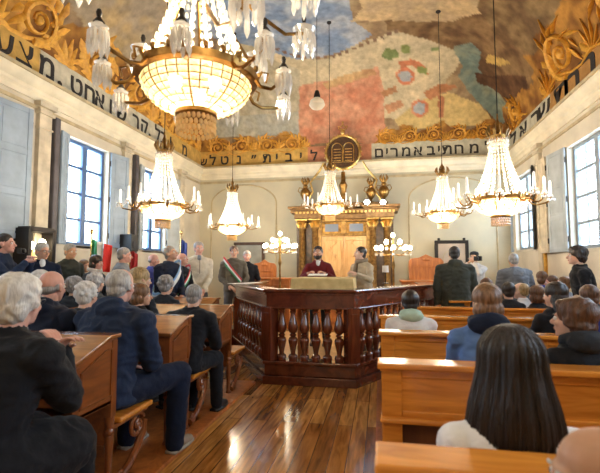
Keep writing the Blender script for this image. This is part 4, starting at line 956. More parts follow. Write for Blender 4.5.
def person(label, u, vtop, Y, rz=0, pose='sit', skin='skin', hair=('short', 'hair_dark'), top='navy', legs='charcoal', lean=.12, head=(0, 0, 0), hands=None, vox=.016, build=1.0, extras=(), shoes='shoe_black', coat=False, group=None, H=None, hh=0.0, foldk=1.0, knees=None, seat=.45, bz=0.0):
    P = on(1, Y, u, vtop); zt = P.z; H0 = H
    if H is None: H = (zt - seat + lean * .12) / .515 if pose == 'sit' else zt + .0 + lean * .25
    K = .095 + .16 * math.cos(lean * .5) + .345 * math.cos(lean) + .05 * math.cos(lean * 1.1) + .13 * math.cos(lean * .7) + .118 - .0
    sv = (zt - seat) / K if pose == 'sit' else (zt - bz) / (K + .835)
    s = sv if H0 is None else H0 / 1.75
    s = max(.66, min(1.13, s)); H = s * 1.75
    R = Matrix.Rotation(rz, 3, 'Z'); B = build * s
    hipz = (seat + .095 * s) if pose == 'sit' else .93 * s
    # spine leaning forward (+y is where the person faces)
    L = lambda t, k=1.0: V((0, math.sin(lean * k) * t * s, math.cos(lean * k) * t * s))
    hip = V((0, 0, hipz)); waist = hip + L(.16, .5); chest = waist + L(.20); shol = chest + L(.145); neck = shol + L(.05, 1.1); hc = neck + L(.13, .7) + V((0, .02 * s, 0))
    topz = hc.z + .118 * s
    root = V((P.x, Y, zt - topz)) if False else None
    off_ = R @ V((0, hc.y, 0)); base = V((P.x - off_.x, Y - off_.y, 0)); dz = zt - topz
    if pose == 'stand': dz = max(0, dz) if abs(dz) > .25 else 0
    base.z = 0; whand = hands and [V(h[1]) if isinstance(h[0], str) else None for h in hands]
    r = empty('person', base, rz); tag(r, label, 'person', group)
    if pose == 'sit': base_shift = 0
    HY, HP, HR = head
    HM = (Matrix.Rotation(HY, 3, 'Z') @ Matrix.Rotation(-HP, 3, 'X') @ Matrix.Rotation(HR, 3, 'Y')); hs = s if H > 1.45 else (.6 + .4 * s)
    Hd = lambda x, y, z: hc + HM @ (V((x, y, z)) * hs)
    # joints
    sw = .185 * B; SL = [shol + V((q * sw, -.005, -.042 * s)) for q in (-1, 1)]
    if pose == 'sit':
        kn = knees or ((-.13, .43, .06), (.13, .43, .06)); HL = [hip + V((q * .09 * s, .02, 0)) for q in (-1, 1)]
        KL = [V((k[0] * s, k[1] * s, seat + k[2])) for k in kn]; AL = [V((k[0] * s * 1.05, (k[1] + (k[3] if len(k) > 3 else -.02)) * s, .09)) for k in kn]
    else:
        HL = [hip + V((q * .09 * s, 0, 0)) for q in (-1, 1)]; KL = [V((q * .10 * s, .02, .50 * s)) for q in (-1, 1)]; AL = [V((q * .11 * s, -.02, .085 * s)) for q in (-1, 1)]
    if hands is None: hands = ((-.10, .36, seat + .19), (.10, .36, seat + .19)) if pose == 'sit' else ((-.27, .06, .80 * s), (.27, .06, .80 * s))
    if whand and whand[0] is not None: hands = [R.transposed() @ (q - base) for q in whand]
    EL, WL_ = [], []
    for i, q in enumerate((-1, 1)):
        e, w_ = ik(SL[i], V(hands[i]), .285 * s, .255 * s, V((q * .55, -.35, -.75))); EL.append(e); WL_.append(w_)
    # --- body
    hb = MB(); E_ = lambda c, rr, n=16, k=12: hb.ell(Hd(*c), [x * hs for x in rr], n, k, HM)
    E_((0, -.012, .035), (.075, .095, .082)); E_((0, .022, -.03), (.060, .070, .080)); E_((0, .035, -.075), (.042, .050, .035)); E_((0, .068, -.092), (.020, .020, .018), 8, 6)
    E_((0, .076, .018), (.046, .018, .014), 10, 6); hb.cone(Hd(0, .084, .008), Hd(0, .108, -.030), .008 * hs, .0145 * hs, 8); E_((.0, .092, -.036), (.018, .012, .009), 8, 6)
    for q in (-1, 1):
        E_((q * .034, .062, -.028), (.024, .022, .022), 8, 6); E_((q * .077, -.005, -.010), (.010, .020, .031), 8, 6); E_((q * .080, -.012, .006), (.009, .018, .018), 8, 6)
    E_((0, .083, -.056), (.024, .010, .008), 8, 6); E_((0, .080, -.068), (.020, .011, .008), 8, 6)
    hb.cone(neck - V((0, .01, .04)) * s, Hd(0, -.015, -.06), .056 * s, .054 * hs, 14)
    hv, hf = remesh(hb, max(.0052, vox * .42), 3)
    parts = [(hv, hf, 0)]
    bb = MB(); bb.cone(hip, waist, .095 * B, .088 * B, 12); bb.cone(waist, chest, .088 * B, .095 * B, 12); bb.cone(SL[0] + V((.03, 0, -.01)), SL[1] - V((.03, 0, .01)), .06 * s, .06 * s, 10); bb.cone(chest, neck, .085 * B, .045 * s, 12)
    for i in (0, 1):
        bb.cone(SL[i], EL[i], .045 * s, .036 * s); bb.cone(EL[i], WL_[i], .036 * s, .025 * s); bb.cone(HL[i], KL[i], .075 * s, .052 * s); bb.cone(KL[i], AL[i], .050 * s, .035 * s); bb.cone(AL[i], AL[i] + V((0, .12 * s, -.04 * s)), .035 * s, .028 * s)
    v2, f2 = remesh(bb, max(.014, vox), 2); parts.append((v2, f2, 0))
    hm = MB()
    for i, q in enumerate((-1, 1)):
        d = (WL_[i] - EL[i]).normalized(); tgt = d
        if pose == 'sit' and hands[i][2] < seat + .4: d = (d + V((0, .5, -.2))).normalized(); nn = V((0, .2, 1))
        elif pose == 'stand' and hands[i][2] < 1.0 * s and abs(hands[i][0]) > .2: nn = V((q, 0, 0))
        else: nn = V((q * .5, .0, 1)); d = (d + V((-q * .4, 0, 0))).normalized()
        hand(hm, WL_[i] + d * .01, d, nn, q, s * .98, .55)
    hv, hf = remesh(hm, max(.0048, vox * .38), 1); parts.append((hv, hf, 0))
    ex = MB()
    for q in (-1, 1):
        ex.ell(Hd(q * .030, .0795, .000), (.0125 * hs,) * 3, 10, 8, mi=1); ex.ell(Hd(q * .0305, .0890, .000), (.0052 * hs, .0045 * hs, .0055 * hs), 8, 6, mi=2)
        ex.ell(Hd(q * .032, .0900, .019), (.017 * hs, .006 * hs, .0035 * hs), 8, 5, HM, mi=4)
    ex.ell(Hd(0, .0905, -.0585), (.021 * hs, .006 * hs, .0045 * hs), 10, 6, HM, mi=3); ex.ell(Hd(0, .0885, -.0665), (.018 * hs, .006 * hs, .005 * hs), 10, 6, HM, mi=3)
    mb = MB()
    for a, b, mi in parts: mb.add(a, b, mi)
    base_i = len(mb.v); mb.v += ex.v; mb.f += [tuple(base_i + t for t in f) for f in ex.f]; mb.m += ex.m
    mb.build('body', [skin, 'eye_white', 'iris', 'lip', hair[1]], r, smooth='all')
    # --- hair
    st = hair[0]; hr = MB(); h_ = lambda c, rr: hr.ell(Hd(*c), [x * hs for x in rr], 18, 12, HM); fold = .004; fsz = 30; hv_ = max(.006, vox * .5)
    if st == 'short': h_((0, -.020, .048), (.083, .098, .084)); h_((0, -.050, -.020), (.066, .058, .055)); [h_((q * .068, -.018, .01), (.016, .030, .036)) for q in (-1, 1)]
    elif st == 'full': h_((0, -.022, .052), (.092, .108, .092)); h_((0, -.052, -.020), (.082, .068, .070)); [h_((q * .072, -.012, .005), (.022, .036, .045)) for q in (-1, 1)]; h_((0, .055, .085), (.06, .035, .03)); fold = .010; fsz = 20
    elif st == 'receding': h_((0, -.042, .036), (.084, .080, .078)); h_((0, -.052, -.022), (.068, .058, .055)); [h_((q * .069, -.020, .005), (.017, .034, .036)) for q in (-1, 1)]
    elif st == 'bald':
        h_((0, -.052, -.014), (.071, .051, .040)); [h_((q * .067, -.022, .000), (.012, .036, .028)) for q in (-1, 1)]
    elif st == 'bob': h_((0, -.020, .050), (.095, .108, .092)); h_((0, -.040, -.035), (.098, .085, .085)); fold = .007; fsz = 22
    elif st == 'curly':
        rnd = random.Random(int(u * 7)); h_((0, -.025, .050), (.088, .100, .088)); h_((0, -.050, -.01), (.08, .068, .07))
        for k in range(60):
            a = rnd.uniform(0, 2 * PI); e_ = rnd.uniform(-.5, 1.4); c = (.088 * math.cos(a) * math.cos(e_), -.03 + .10 * math.sin(a) * math.cos(e_), .045 + .09 * math.sin(e_))
            if c[1] > .045 and c[2] < .07: continue
            h_(c, (.02, .02, .02))
        fold = .006
    elif st in ('long', 'pony'):
        h_((0, -.022, .052), (.094, .108, .094)); h_((0, -.050, -.03), (.096, .078, .09))
        if st == 'long':
            for q in (-1, -.5, 0, .5, 1): hr.cone(Hd(q * .07, -.055, -.03), hc + V((q * .085, -.085 - .03 * (1 - abs(q)), -.27)) * 1.0 * hs if False else Hd(q * .085, -.085, -.24), .035 * hs, .026 * hs, 10)
        else: hr.cone(Hd(0, -.11, .02), Hd(0, -.15, -.06), .03 * hs, .035 * hs); hr.cone(Hd(0, -.15, -.06), Hd(0, -.13, -.18), .035 * hs, .015 * hs)
        fold = .006; fsz = 26
    if st != 'none' and st != 'custom':
        vs, fs_ = remesh(hr, hv_, 9 if st == 'bob' else 4, fold, fsz, u * .1, .3 if st not in ('curly', 'full') else .8); solid('hair', [(vs, fs_, 0)], hair[1], r)
    # --- clothes
    topm = top if isinstance(top, str) else top[0]
    ct = MB()
    def tor(c, rx, ry, c2, rx2, ry2): pass
    secs = [(hip + V((0, -.0, -.06 * s)), .172, .128), (hip + V((0, 0, .05 * s)), .168, .125), (waist, .160, .120), (chest, .178, .128), (chest + L(.09), .185, .118), (shol + V((0, -.005, .00)), .165, .095), (shol + L(.045), .10, .075), (neck + V((0, -.005, -.01)), .068, .066)]
    if coat and pose == 'stand': secs = [(V((0, 0, .62 * s)), .185, .15), (V((0, 0, .80 * s)), .18, .145)] + secs[1:]
    rings = []
    for c, rx, ry in secs: rings.append([c + V((rx * B * math.copysign(abs(math.cos(a)) ** .85, math.cos(a)), ry * B * math.copysign(abs(math.sin(a)) ** .85, math.sin(a)), 0)) for a in [2 * PI * k / 24 for k in range(24)]])
    ct.ring(rings)
    for i, q in enumerate((-1, 1)):
        ct.ell(SL[i] + V((-q * .012, 0, -.008)), (.068 * B, .074 * B, .066 * B), 12, 8); ct.cone(SL[i] + V((-q * .01, 0, -.01)), EL[i], .063 * B, .053 * B, 14); ct.cone(EL[i], lerp(EL[i], WL_[i], .93), .053 * B, .040 * B, 14); ct.cone(SL[i] + V((-q * .03, 0, .0)), neck - V((0, .01, .03)), .06 * B, .055 * s, 12)
    ct.lathe([(.060 * s, -.01), (.074 * s, .0), (.076 * s, .035 * s), (.066 * s, .05 * s), (.05 * s, .03 * s)], neck + V((0, -.008 * s, -.02 * s)), 18)
    if 'hood' in extras:
        ct.ell(neck + V((0, -.085 * s, -.02 * s)), (.125 * s, .065 * s, .062 * s), 16, 10); ct.ell(neck + V((0, -.06 * s, .025 * s)), (.10 * s, .06 * s, .035 * s), 16, 10)
    if 'coat_seat' in extras: ct.ell(hip + V((0, -.02, -.06 * s)), (.24 * B, .22 * B, .10 * s), 16, 8); [ct.cone(HL[i], lerp(HL[i], KL[i], .8), .135 * B, .11 * B, 14) for i in (0, 1)]
    vs, fs_ = remesh(ct, vox, 2, .013 * foldk * s, 9.5, u * .13 + 1)
    solid('coat' if coat or 'coat_seat' in extras else 'jacket', [(vs, fs_, 0)], topm, r)
    lg = MB(); lg.ell(hip + V((0, .0, -.01 * s)), (.155 * B, .12 * B, .11 * s), 14, 8)
    for i in (0, 1): lg.cone(HL[i], KL[i], .092 * B, .070 * B, 14); lg.cone(KL[i], AL[i] + V((0, 0, .0)), .068 * B, .052 * B, 14)
    vs, fs_ = remesh(lg, max(vox, .014), 3, .008 * s, 8, u * .2); solid('trousers', [(vs, fs_, 0)], legs, r)
    for i in (0, 1):
        a = V((AL[i].x, AL[i].y, 0)); sh = MB(); sh.ell(a + V((0, .0, .055)), (.042, .055, .05), 12, 8); sh.cone(a + V((0, .02, .045)), a + V((0, .13 * s, .035)), .044, .040, 12); sh.ell(a + V((0, .16 * s, .032)), (.044, .06, .03), 12, 8)
        dzz = .03 if (P.x < -1.4 and pose == 'sit') else 0
        vs, fs_ = remesh(sh, .010, 3); vs = [V((q.x, q.y, max(q.z, .012) + dzz)) for q in vs]; so = MB(); so.prism([(-.042, -.055), (.042, -.055), (.046, .12 * s), (.03, .215 * s), (-.03, .215 * s), (-.046, .12 * s)], a + V((0, 0, dzz)), (1, 0, 0), (0, 1, 0), (0, 0, .02))
        mb = MB(); mb.add(vs, fs_, 0); mb.add(so.v, so.f, 1); mb.build('shoe', [shoes, 'sole' if shoes == 'shoe_grey' else 'shoe_black'], r, smooth='all')
    # --- extras
    for x in extras:
        if isinstance(x, tuple) and x[0] == 'sash':
            cols = x[1]; sg = x[2]; mb = MB(); n = 72; rowsN = 12; rings = []
            for i in range(n):
                a = 2 * PI * i / n; ca, sa = math.cos(a), math.sin(a); t = .5 + .5 * ca * sg; row = []
                for j in range(rowsN + 1):
                    zz = lerp(hip.z + .04 * s, shol.z + .035 * s, t) + (j / rowsN - .5) * .125 * s
                    tt = (zz - hip.z) / (shol.z - hip.z); cen = hip.lerp(shol, tt)
                    k = 1.0 if tt < .75 else max(.35, 1 - (tt - .75) * 1.1)
                    fx = .185 * B * (1.0 if tt < .8 else 1); fy = .140 * B * (1 if tt < .6 else max(.75, 1 - (tt - .6) * .5))
                    row.append(V((cen.x + (fx + .008) * ca * (1 if tt < .85 else .92), cen.y + (fy + .012) * sa, zz)))
                rings.append(row)
            vs = [q for row in rings for q in row]; m = rowsN + 1
            for i in range(n):
                for j in range(rowsN): mb.f.append((i * m + j, ((i + 1) % n) * m + j, ((i + 1) % n) * m + j + 1, i * m + j + 1)); mb.m.append(min(len(cols) - 1, j * len(cols) // rowsN))
            mb.v = [tuple(q) for q in vs]; o = mb.build('sash', cols, r, smooth='all'); sl = o.modifiers.new('s', 'SOLIDIFY'); sl.thickness = .01; sl.offset = 1
        elif x == 'glasses':
            g = MB()
            for q in (-1, 1): g.tube([Hd(q * .032 + .021 * math.cos(a), .100, .0 + .015 * math.sin(a)) for a in [2 * PI * k / 14 for k in range(14)]], .0016 * s, 5, closed=True); g.tube([Hd(q * .052, .098, .004), Hd(q * .076, .05, .008), Hd(q * .083, -.01, .008), Hd(q * .082, -.025, -.006)], .0018 * s, 5)
            g.tube([Hd(-.011, .1, .003), Hd(0, .104, .006), Hd(.011, .1, .003)], .0016 * s, 5); g.build('glasses', 'wire_frame', r, smooth=True)
        elif x == 'beard':
            b = MB(); b.ell(Hd(0, .055, -.085), (.050 * hs, .042 * hs, .042 * hs), 14, 8, HM); [b.ell(Hd(q * .050, .03, -.06), (.018 * hs, .03 * hs, .035 * hs), 10, 6, HM) for q in (-1, 1)]; b.ell(Hd(0, .09, -.048), (.026 * hs, .008 * hs, .006 * hs), 8, 5, HM)
            vs, fs_ = remesh(b, .006, 2, .003, 30); solid('beard', [(vs, fs_, 0)], hair[1] if hair[1] != 'hair_dark' else 'hair_dark', r)
        elif x in ('cap', 'kippah'):
            k = MB()
            if x == 'kippah': k.lathe([(.078 * hs, 0), (.072 * hs, .022 * hs), (.052 * hs, .040 * hs), (.025 * hs, .048 * hs), (0, .050 * hs), (0, .045 * hs), (.05 * hs, .034 * hs), (.070 * hs, .0)], Hd(0, -.02, .088), 20, HM @ V((0, -.2, 1)))
            else: k.lathe([(.088 * hs, 0), (.09 * hs, .03 * hs), (.07 * hs, .06 * hs), (.03 * hs, .075 * hs), (0, .078 * hs)], Hd(0, -.005, .06), 20, HM @ V((0, 0, 1))); k.ell(Hd(0, .095, .062), (.06 * hs, .05 * hs, .008 * hs), 12, 6, HM)
            k.build(x, 'dark_navy' if x == 'kippah' else 'charcoal', r, smooth=True)
        elif isinstance(x, tuple) and x[0] == 'shirt':
            f = MB(); f.ell(shol + V((0, .075 * s, .01 * s)), (.04 * s, .035 * s, .075 * s), 12, 8); f.ell(neck + V((0, .02 * s, -.01 * s)), (.062 * s, .06 * s, .03 * s), 14, 8); f.build('shirt_collar', x[1], r, smooth=True)
        elif isinstance(x, tuple) and x[0] == 'scarf':
            f = MB(); n = 24; f.tube([neck + V((.085 * s * math.cos(a), .085 * s * math.sin(a), (.015 - .02 * math.sin(a)) * s)) for a in [2 * PI * k / n for k in range(n)]], [.034 * s * (1 + .15 * math.sin(k * 2.3)) for k in range(n)], 10, closed=True); f.cone(neck + V((.03, .09 * s, -.02)), shol + V((.04, .13 * s, -.14 * s)), .03 * s, .035 * s)
            vs, fs_ = remesh(f, .010, 2, .005, 20); solid('scarf', [(vs, fs_, 0)], x[1], r)
        elif isinstance(x, tuple) and x[0] == 'hoodcol':
            f = MB(); f.ell(neck + V((0, -.085 * s, .005 * s)), (.135 * s, .075 * s, .07 * s), 16, 10); n = 20; f.tube([neck + V((.09 * s * math.cos(a), .08 * s * math.sin(a) - .01, (.02 - .03 * math.sin(a)) * s)) for a in [2 * PI * k / n for k in range(n)]], .035 * s, 10, closed=True)
            vs, fs_ = remesh(f, .010, 3, .006, 12); solid('hood', [(vs, fs_, 0)], x[1], r)
        elif x == 'zip': MB().tube([chest + V((0, .137 * B, -.1 * s)), chest + V((0, .135 * B, .05 * s)), shol + V((0, .10 * B, .02 * s))], .005, 5).build('zip', 'iron', r)
    if pose == 'sit': r.location.z = max(-.06, min(.12, dz)) if abs(dz) > .004 else 0
    else: r.location.z = bz
    r['dbg'] = round(dz, 3)
    PG[label] = dict(r=r, hc=hc, HM=HM, s=s, hs=hs, WL=WL_, R=R, neck=neck, Hd=Hd, shol=shol)
    return r
def wpt(lbl_r, p): return lbl_r.matrix_basis @ V(p)
NEAR = .011; MID = .016; FAR = .022
# --- left block, seated
w1 = person('white-haired man in glasses and black coat resting clasped hands on the nearest desk', 21, 277, 1.70, -.12, skin='skin_pink', hair=('full', 'hair_white'), top='black_cloth', legs='black_cloth', lean=.30, head=(.2, -.05, 0), hands=(('w', on(2, .96, 50, 352)), ('w', on(2, .97, 59, 348))), vox=NEAR, build=1.28, extras=('glasses', 'coat_seat', ('shirt', 'white_cloth')))
w2 = person('man in navy jacket seated near the aisle with a grey canvas shoe stretched out', 122, 269, 2.72, -.12, skin='skin_pink', hair=('receding', 'hair_light_grey'), top='navy', legs='dark_navy', lean=.22, head=(.1, .05, 0), vox=NEAR, build=1.25, extras=('hood',), shoes='shoe_grey', knees=((-.12, .42, .10), (.24, .50, .12, -.06)))
w3 = person('bald man in a dark navy padded jacket with raised collar, second from the left', 53, 271, 2.75, -.1, skin='skin_pink', hair=('bald', 'hair_grey'), top='dark_navy', legs='black_cloth', lean=.15, head=(.1, 0, 0), vox=NEAR, build=1.2, extras=('hood',))
w4 = person('grey-haired man in black jacket seated at the aisle, leaning forward', 195, 285, 3.70, -.1, skin='skin', hair=('short', 'hair_grey'), top='black_cloth', legs='black_cloth', lean=.34, head=(.05, -.1, 0), vox=NEAR, build=1.2, extras=(), knees=((-.12, .42, .06), (.14, .44, .06, .02)))
person('person with full grey hair in a dark coat, low before the men in sashes', 167, 277, 4.75, -.1, hair=('curly', 'hair_grey'), top='charcoal', lean=.3, vox=MID)
person('blond-haired woman seated just beyond the man in the navy jacket', 141, 269, 4.1, -.3, hair=('bob', 'hair_blond'), top='charcoal', lean=.18, vox=MID, head=(-.3, 0, 0))
person('brown-haired woman seated below the blond one', 142, 285, 3.75, -.4, hair=('bob', 'hair_chestnut'), top='black_cloth', lean=.3, vox=MID, head=(-.7, 0, 0))
person('white-haired person seated at the left, hair just right of the bald man', 88, 284, 3.3, -.1, hair=('curly', 'hair_white'), top='charcoal', lean=.35, vox=MID)
person('person with short white hair seated close to the wall behind the bald man', 42, 272, 3.9, -.1, hair=('full', 'hair_white'), top='slate', lean=.2, vox=MID)
person('person with wavy grey hair seated in the middle of the left block', 76, 278, 4.4, -.1, hair=('curly', 'hair_grey'), top='charcoal', lean=.25, vox=MID)
person('person with light grey curls seated before the dark-haired woman on the left', 97, 274, 4.6, -.1, hair=('curly', 'hair_light_grey'), top='slate', lean=.2, vox=MID)
person('small grey head with a dark strap bag seen between the two desks', 156, 308, 3.2, -.1, hair=('short', 'hair_grey'), top='slate', lean=.5, vox=MID) if False else None
# --- standing along the left wall
per = person('man in a dark jacket holding up a small camera at the left edge', 6, 234, 4.4, -1.2, 'stand', hair=('short', 'hair_dark'), skin='skin_pink', top='navy', hands=((-.03, .36, 1.42), (.10, .36, 1.42)), vox=MID, head=(0, -.1, 0))
person('grey-haired man in glasses, black jacket and pale shirt before the display case', 43, 243, 5.0, -2.3, 'stand', hair=('short', 'hair_light_grey'), skin='skin', top='dark_navy', vox=MID, extras=('glasses', ('shirt', 'white_cloth')), head=(.5, 0, 0))
person('man with short dark grey hair in a dark green jacket standing below the tall window', 71, 244, 5.65, -1.9, 'stand', hair=('short', 'hair_grey'), skin='skin_tan', top='dark_green_grey', vox=MID)
person('dark-haired woman in a pale grey scarf before the tricolour flag', 97, 256, 5.6, -1.6, 'stand', hair=('bob', 'hair_dark'), skin='skin_pink', top='slate', vox=MID, extras=(('scarf', 'off_white'),))
person('person in a beige cap and coat, partly hidden beside the dark-haired woman', 85, 260, 6.1, -1.6, 'stand', hair=('short', 'hair_chestnut'), top='beige_coat', vox=FAR)
person('grey-haired man in a grey-blue jacket standing in front of the dark red banner', 125, 248, 5.7, -1.1, 'stand', hair=('short', 'hair_grey'), skin='skin_pink', top='grey_blue', vox=MID, build=1.1, lean=.12)
person('bald man in a blue jacket half hidden behind the first man with a sash', 154, 254, 6.8, -1.5, 'stand', hair=('bald', 'hair_grey'), skin='skin_pink', top='royal_blue', vox=FAR)
person('grey-haired man in a navy coat with a broad pale sash, looking down', 171, 246, 5.8, -1.9, 'stand', hair=('short', 'hair_grey'), skin='skin', top='dark_navy', coat=True, vox=MID, build=1.1, head=(.2, -.35, 0), extras=(('sash', ['sash_white', 'sash_white', 'sash_blue'], -1),), hands=((-.08, .25, .95), (.08, .25, .95)))
person('bald man in a dark coat and pale tricolour sash, behind the first sash wearer', 183, 253, 6.62, -1.9, 'stand', hair=('bald', 'hair_grey'), skin='skin_pink', top='black_cloth', coat=True, vox=MID, head=(.1, -.3, 0), extras=(('sash', ['sash_green', 'sash_white', 'sash_red'], -1),), hands=((-.08, .25, .95), (.08, .25, .95)))
person('man in a cream white jacket with clasped hands by the blue flag', 199, 242, 7.2, -2.5, 'stand', hair=('short', 'hair_grey'), skin='skin_pink', top='cream_jacket', legs='grey_trousers', vox=MID, build=1.08, hands=((-.06, .26, .98), (.06, .27, .98)), extras=(('shirt', 'grey_blue'), 'zip'))
person('man in a brown-grey jacket wearing a green, white and red sash left of the platform', 234, 246, 8.0, -2.75, 'stand', hair=('short', 'hair_brown'), skin='skin', top='brown_grey', legs='grey_trousers', vox=MID, build=1.05, hands=((-.12, .22, .98), (.10, .24, 1.0)), extras=(('sash', ['sash_green', 'sash_white', 'sash_red'], 1), 'hoodlow'), shoes='shoe_grey')
person('man in a black jacket standing beyond the sash wearer near the grey door', 247, 251, 8.7, -2.9, 'stand', hair=('short', 'hair_light_grey'), skin='skin_pink', top='black_cloth', vox=FAR)
# --- on the platform
person('bearded man in a burgundy jumper and skullcap reading at the platform table', 318, 247, 6.65, PI + .05, 'stand', hair=('short', 'hair_dark'), skin='skin', top='burgundy', vox=MID, lean=.28, head=(0, -.3, 0), extras=('beard', 'kippah', ('shirt', 'white_cloth')), hands=((-.14, .40, 1.12), (.14, .40, 1.12)), bz=.14)
person('dark-haired woman in a beige coat with fur collar right of the reading table', 360, 247, 6.55, PI - .7, 'stand', hair=('short', 'hair_dark'), skin='skin_pale', top='beige_coat', vox=MID, head=(-.3, -.15, 0), extras=(('scarf', 'fur'), 'zip'), coat=True, hands=((-.2, .36, 1.12), (.12, .25, 1.05)), bz=.14)
# --- right block, standing
person('man in a dark green-grey hooded jacket standing with his back turned', 454, 247, 6.7, .0, 'stand', hair=('short', 'hair_dark'), skin='skin_tan', top='dark_green_grey', vox=MID, build=1.22, extras=('hood',), coat=True)
pc = person('man in a pale jacket and dark cap holding a camera near the back wall', 474, 252, 8.9, PI - .5, 'stand', hair=('short', 'hair_dark'), skin='skin', top='off_white', vox=FAR, extras=('cap',), hands=((-.06, .24, 1.45), (.08, .24, 1.43)), head=(0, -.05, 0))
person('close-cropped man in a grey padded jacket with a strap over his shoulder', 513, 254, 7.5, .1, 'stand', hair=('short', 'hair_grey'), skin='skin_tan', top='puffer_grey', vox=MID, build=1.25)
person('young man with thick black hair in a black jacket standing in profile at the right', 576, 247, 5.6, 1.35, 'stand', hair=('full', 'hair_dark'), skin='skin_pale', top='black_cloth', vox=NEAR + .002, head=(.1, -.1, 0), build=1.05)
# --- right block, seated
person('child in a pale green hood and off-white jacket beyond the third bench', 410, 293, 3.85, .0, build=1.2, hair=('short', 'hair_dark'), top='off_white', vox=MID, extras=(('hoodcol', 'pale_green'),), foldk=.8)
person('brown-haired child in a blue jacket with a dark-lined hood', 485, 286, 2.74, -.05, hair=('bob', 'hair_chestnut'), top='blue_jacket', vox=NEAR, extras=(('hoodcol', 'dark_navy'),), build=1.05, head=(.2, 0, 0))
person('child with a fair head and white top seated on the sixth bench', 520, 284, 6.0, 1.0, hair=('receding', 'hair_blond'), skin='skin_pale', top='white_cloth', vox=MID)
person('dark-haired child in black beside the fair child in a white top', 536, 288, 5.6, .3, hair=('bob', 'hair_brown'), top='black_cloth', vox=MID)
person('person with long black hair seated between the dark-haired boy and the children', 554, 284, 4.0, .25, hair=('long', 'hair_dark'), top='black_cloth', vox=MID, head=(.4, 0, 0))
person('dark-haired boy with tousled hair in a black top on the third bench', 572, 302, 2.52, .35, hair=('full', 'hair_brown'), skin='skin', top='black_cloth', vox=NEAR, head=(.5, -.1, 0), extras=(('hoodcol', 'charcoal'),))
person('dark-haired child in a royal blue top at the right edge, below the standing young man', 588, 287, 4.3, .1, hair=('short', 'hair_brown'), top='royal_blue', vox=MID)
person('dark-haired child near the front in deep blue, right of the padded jacket', 541, 272, 7.9, .2, hair=('bob', 'hair_brown'), top='royal_blue', vox=FAR)
person('small child with brown hair facing left in front of the right wall', 551, 276, 7.2, 1.2, hair=('short', 'hair_brown'), skin='skin_pink', top='charcoal', vox=FAR)
person('small child with light brown hair beside the young man in profile', 563, 277, 6.4, 1.2, hair=('short', 'hair_chestnut'), skin='skin_pink', top='grey_blue', vox=FAR)
person('dark-haired person seated just left of the padded grey jacket', 486, 279, 6.0, .0, hair=('bob', 'hair_brown'), top='charcoal', vox=FAR)
person('dark-haired child bent low beside the fair child, on the left', 508, 284, 5.6, .0, hair=('short', 'hair_dark'), top='black_cloth', vox=FAR)
# the long-haired girl in the foreground
gl = person('young woman with very long dark brown hair in a white jacket on the nearest bench', 509, 338, 1.40, .0, hair=('custom', 'hair_long'), top='white_cloth', legs='charcoal', vox=NEAR, H=1.60, seat=.40, build=1.0, lean=.06, head=(.0, .0, 0), foldk=.6)
g = PG['young woman with very long dark brown hair in a white jacket on the nearest bench']; hc = g['hc']; HS = g['hs']
def hair_pt(a, t, k=1.0, j=0.0):
    """a = azimuth measured from the back, t = 0 crown .. 1 tips"""
    if t < .28:
        e_ = t / .28 * PI / 2; rx, ry, rz_ = .098, .108, .098
        x = rx * math.sin(e_) * math.sin(a); y = -.02 - ry * math.sin(e_) * math.cos(a); z = .055 + rz_ * math.cos(e_)
    else:
        q = (t - .28) / .72; w_ = .098 + .045 * sm(0, .6, q) - .035 * sm(.7, 1, q); dd = .108 - .010 * q + .03 * sm(0, .5, q)
        x = w_ * math.sin(a) * (1 - .0 * q); y = -.02 - dd * math.cos(a) * (1 if math.cos(a) > 0 else lerp(1, .1, q)); z = .055 - .40 * q
    n = noise.noise(V((a * 7, t * 1.5, j))) * .007 + noise.noise(V((a * 26, t * 1.2, j + 3))) * .003
    rad = V((math.sin(a), -math.cos(a), 0)) * (n * min(1, t * 5)); return hc + V((x * k, y * k + (.02 * (k - 1)), z)) * HS + rad
AZ = 2.05
mb = MB(); na, nt_ = 150, 46; vs = []
for layer, kk in ((0, 1.0), (1, .86)):
    for i in range(nt_ + 1):
        for j in range(na + 1):
            a = -AZ + 2 * AZ * j / na; t = i / nt_; t2 = t * (1 - .05 * abs(noise.noise(V((a * 9, 3, 0)))) * 2)
            if abs(a) > 1.5: t2 *= lerp(1, .8, (abs(a) - 1.5) / .55)
            vs.append(hair_pt(a, t2, kk))
mb.v = [tuple(q) for q in vs]; Nn = (nt_ + 1) * (na + 1); W_ = na + 1
for layer in (0, 1):
    o0 = layer * Nn
    for i in range(nt_):
        for j in range(na): mb.f.append((o0 + i * W_ + j, o0 + i * W_ + j + 1, o0 + (i + 1) * W_ + j + 1, o0 + (i + 1) * W_ + j)); mb.m.append(0)
for i in range(nt_):
    for j in (0, na): mb.f.append((i * W_ + j, (i + 1) * W_ + j, Nn + (i + 1) * W_ + j, Nn + i * W_ + j)); mb.m.append(0)
for j in range(na): mb.f.append((nt_ * W_ + j, nt_ * W_ + j + 1, Nn + nt_ * W_ + j + 1, Nn + nt_ * W_ + j)); mb.m.append(0)
rnd = random.Random(3)
for i in range(420):
    a = rnd.uniform(-AZ, AZ); t0 = rnd.uniform(0, .12); t1 = rnd.uniform(.75, 1.0); dr = rnd.uniform(-.10, .10); n = 14
    if abs(a) > 1.5: t1 *= .85
    mb.tube([hair_pt(a + dr * (q / n) ** 2, lerp(t0, t1, q / n), 1.012 + rnd.uniform(0, .012)) for q in range(n + 1)], [.0012 + .0022 * math.sin(PI * min(.97, q / n + .08)) for q in range(n + 1)], 4)
mb.build('long_hair', 'hair_long', gl, smooth='all')
# blurred person at the lower right corner: raised hand and grey sleeve
person('grey-haired person in a pale grey top cut off at the lower right corner', 596, 440, .98, 1.5, hair=('receding', 'hair_light_grey'), top='pale_grey', skin='skin_tan', vox=NEAR, H=1.16, lean=.2) 
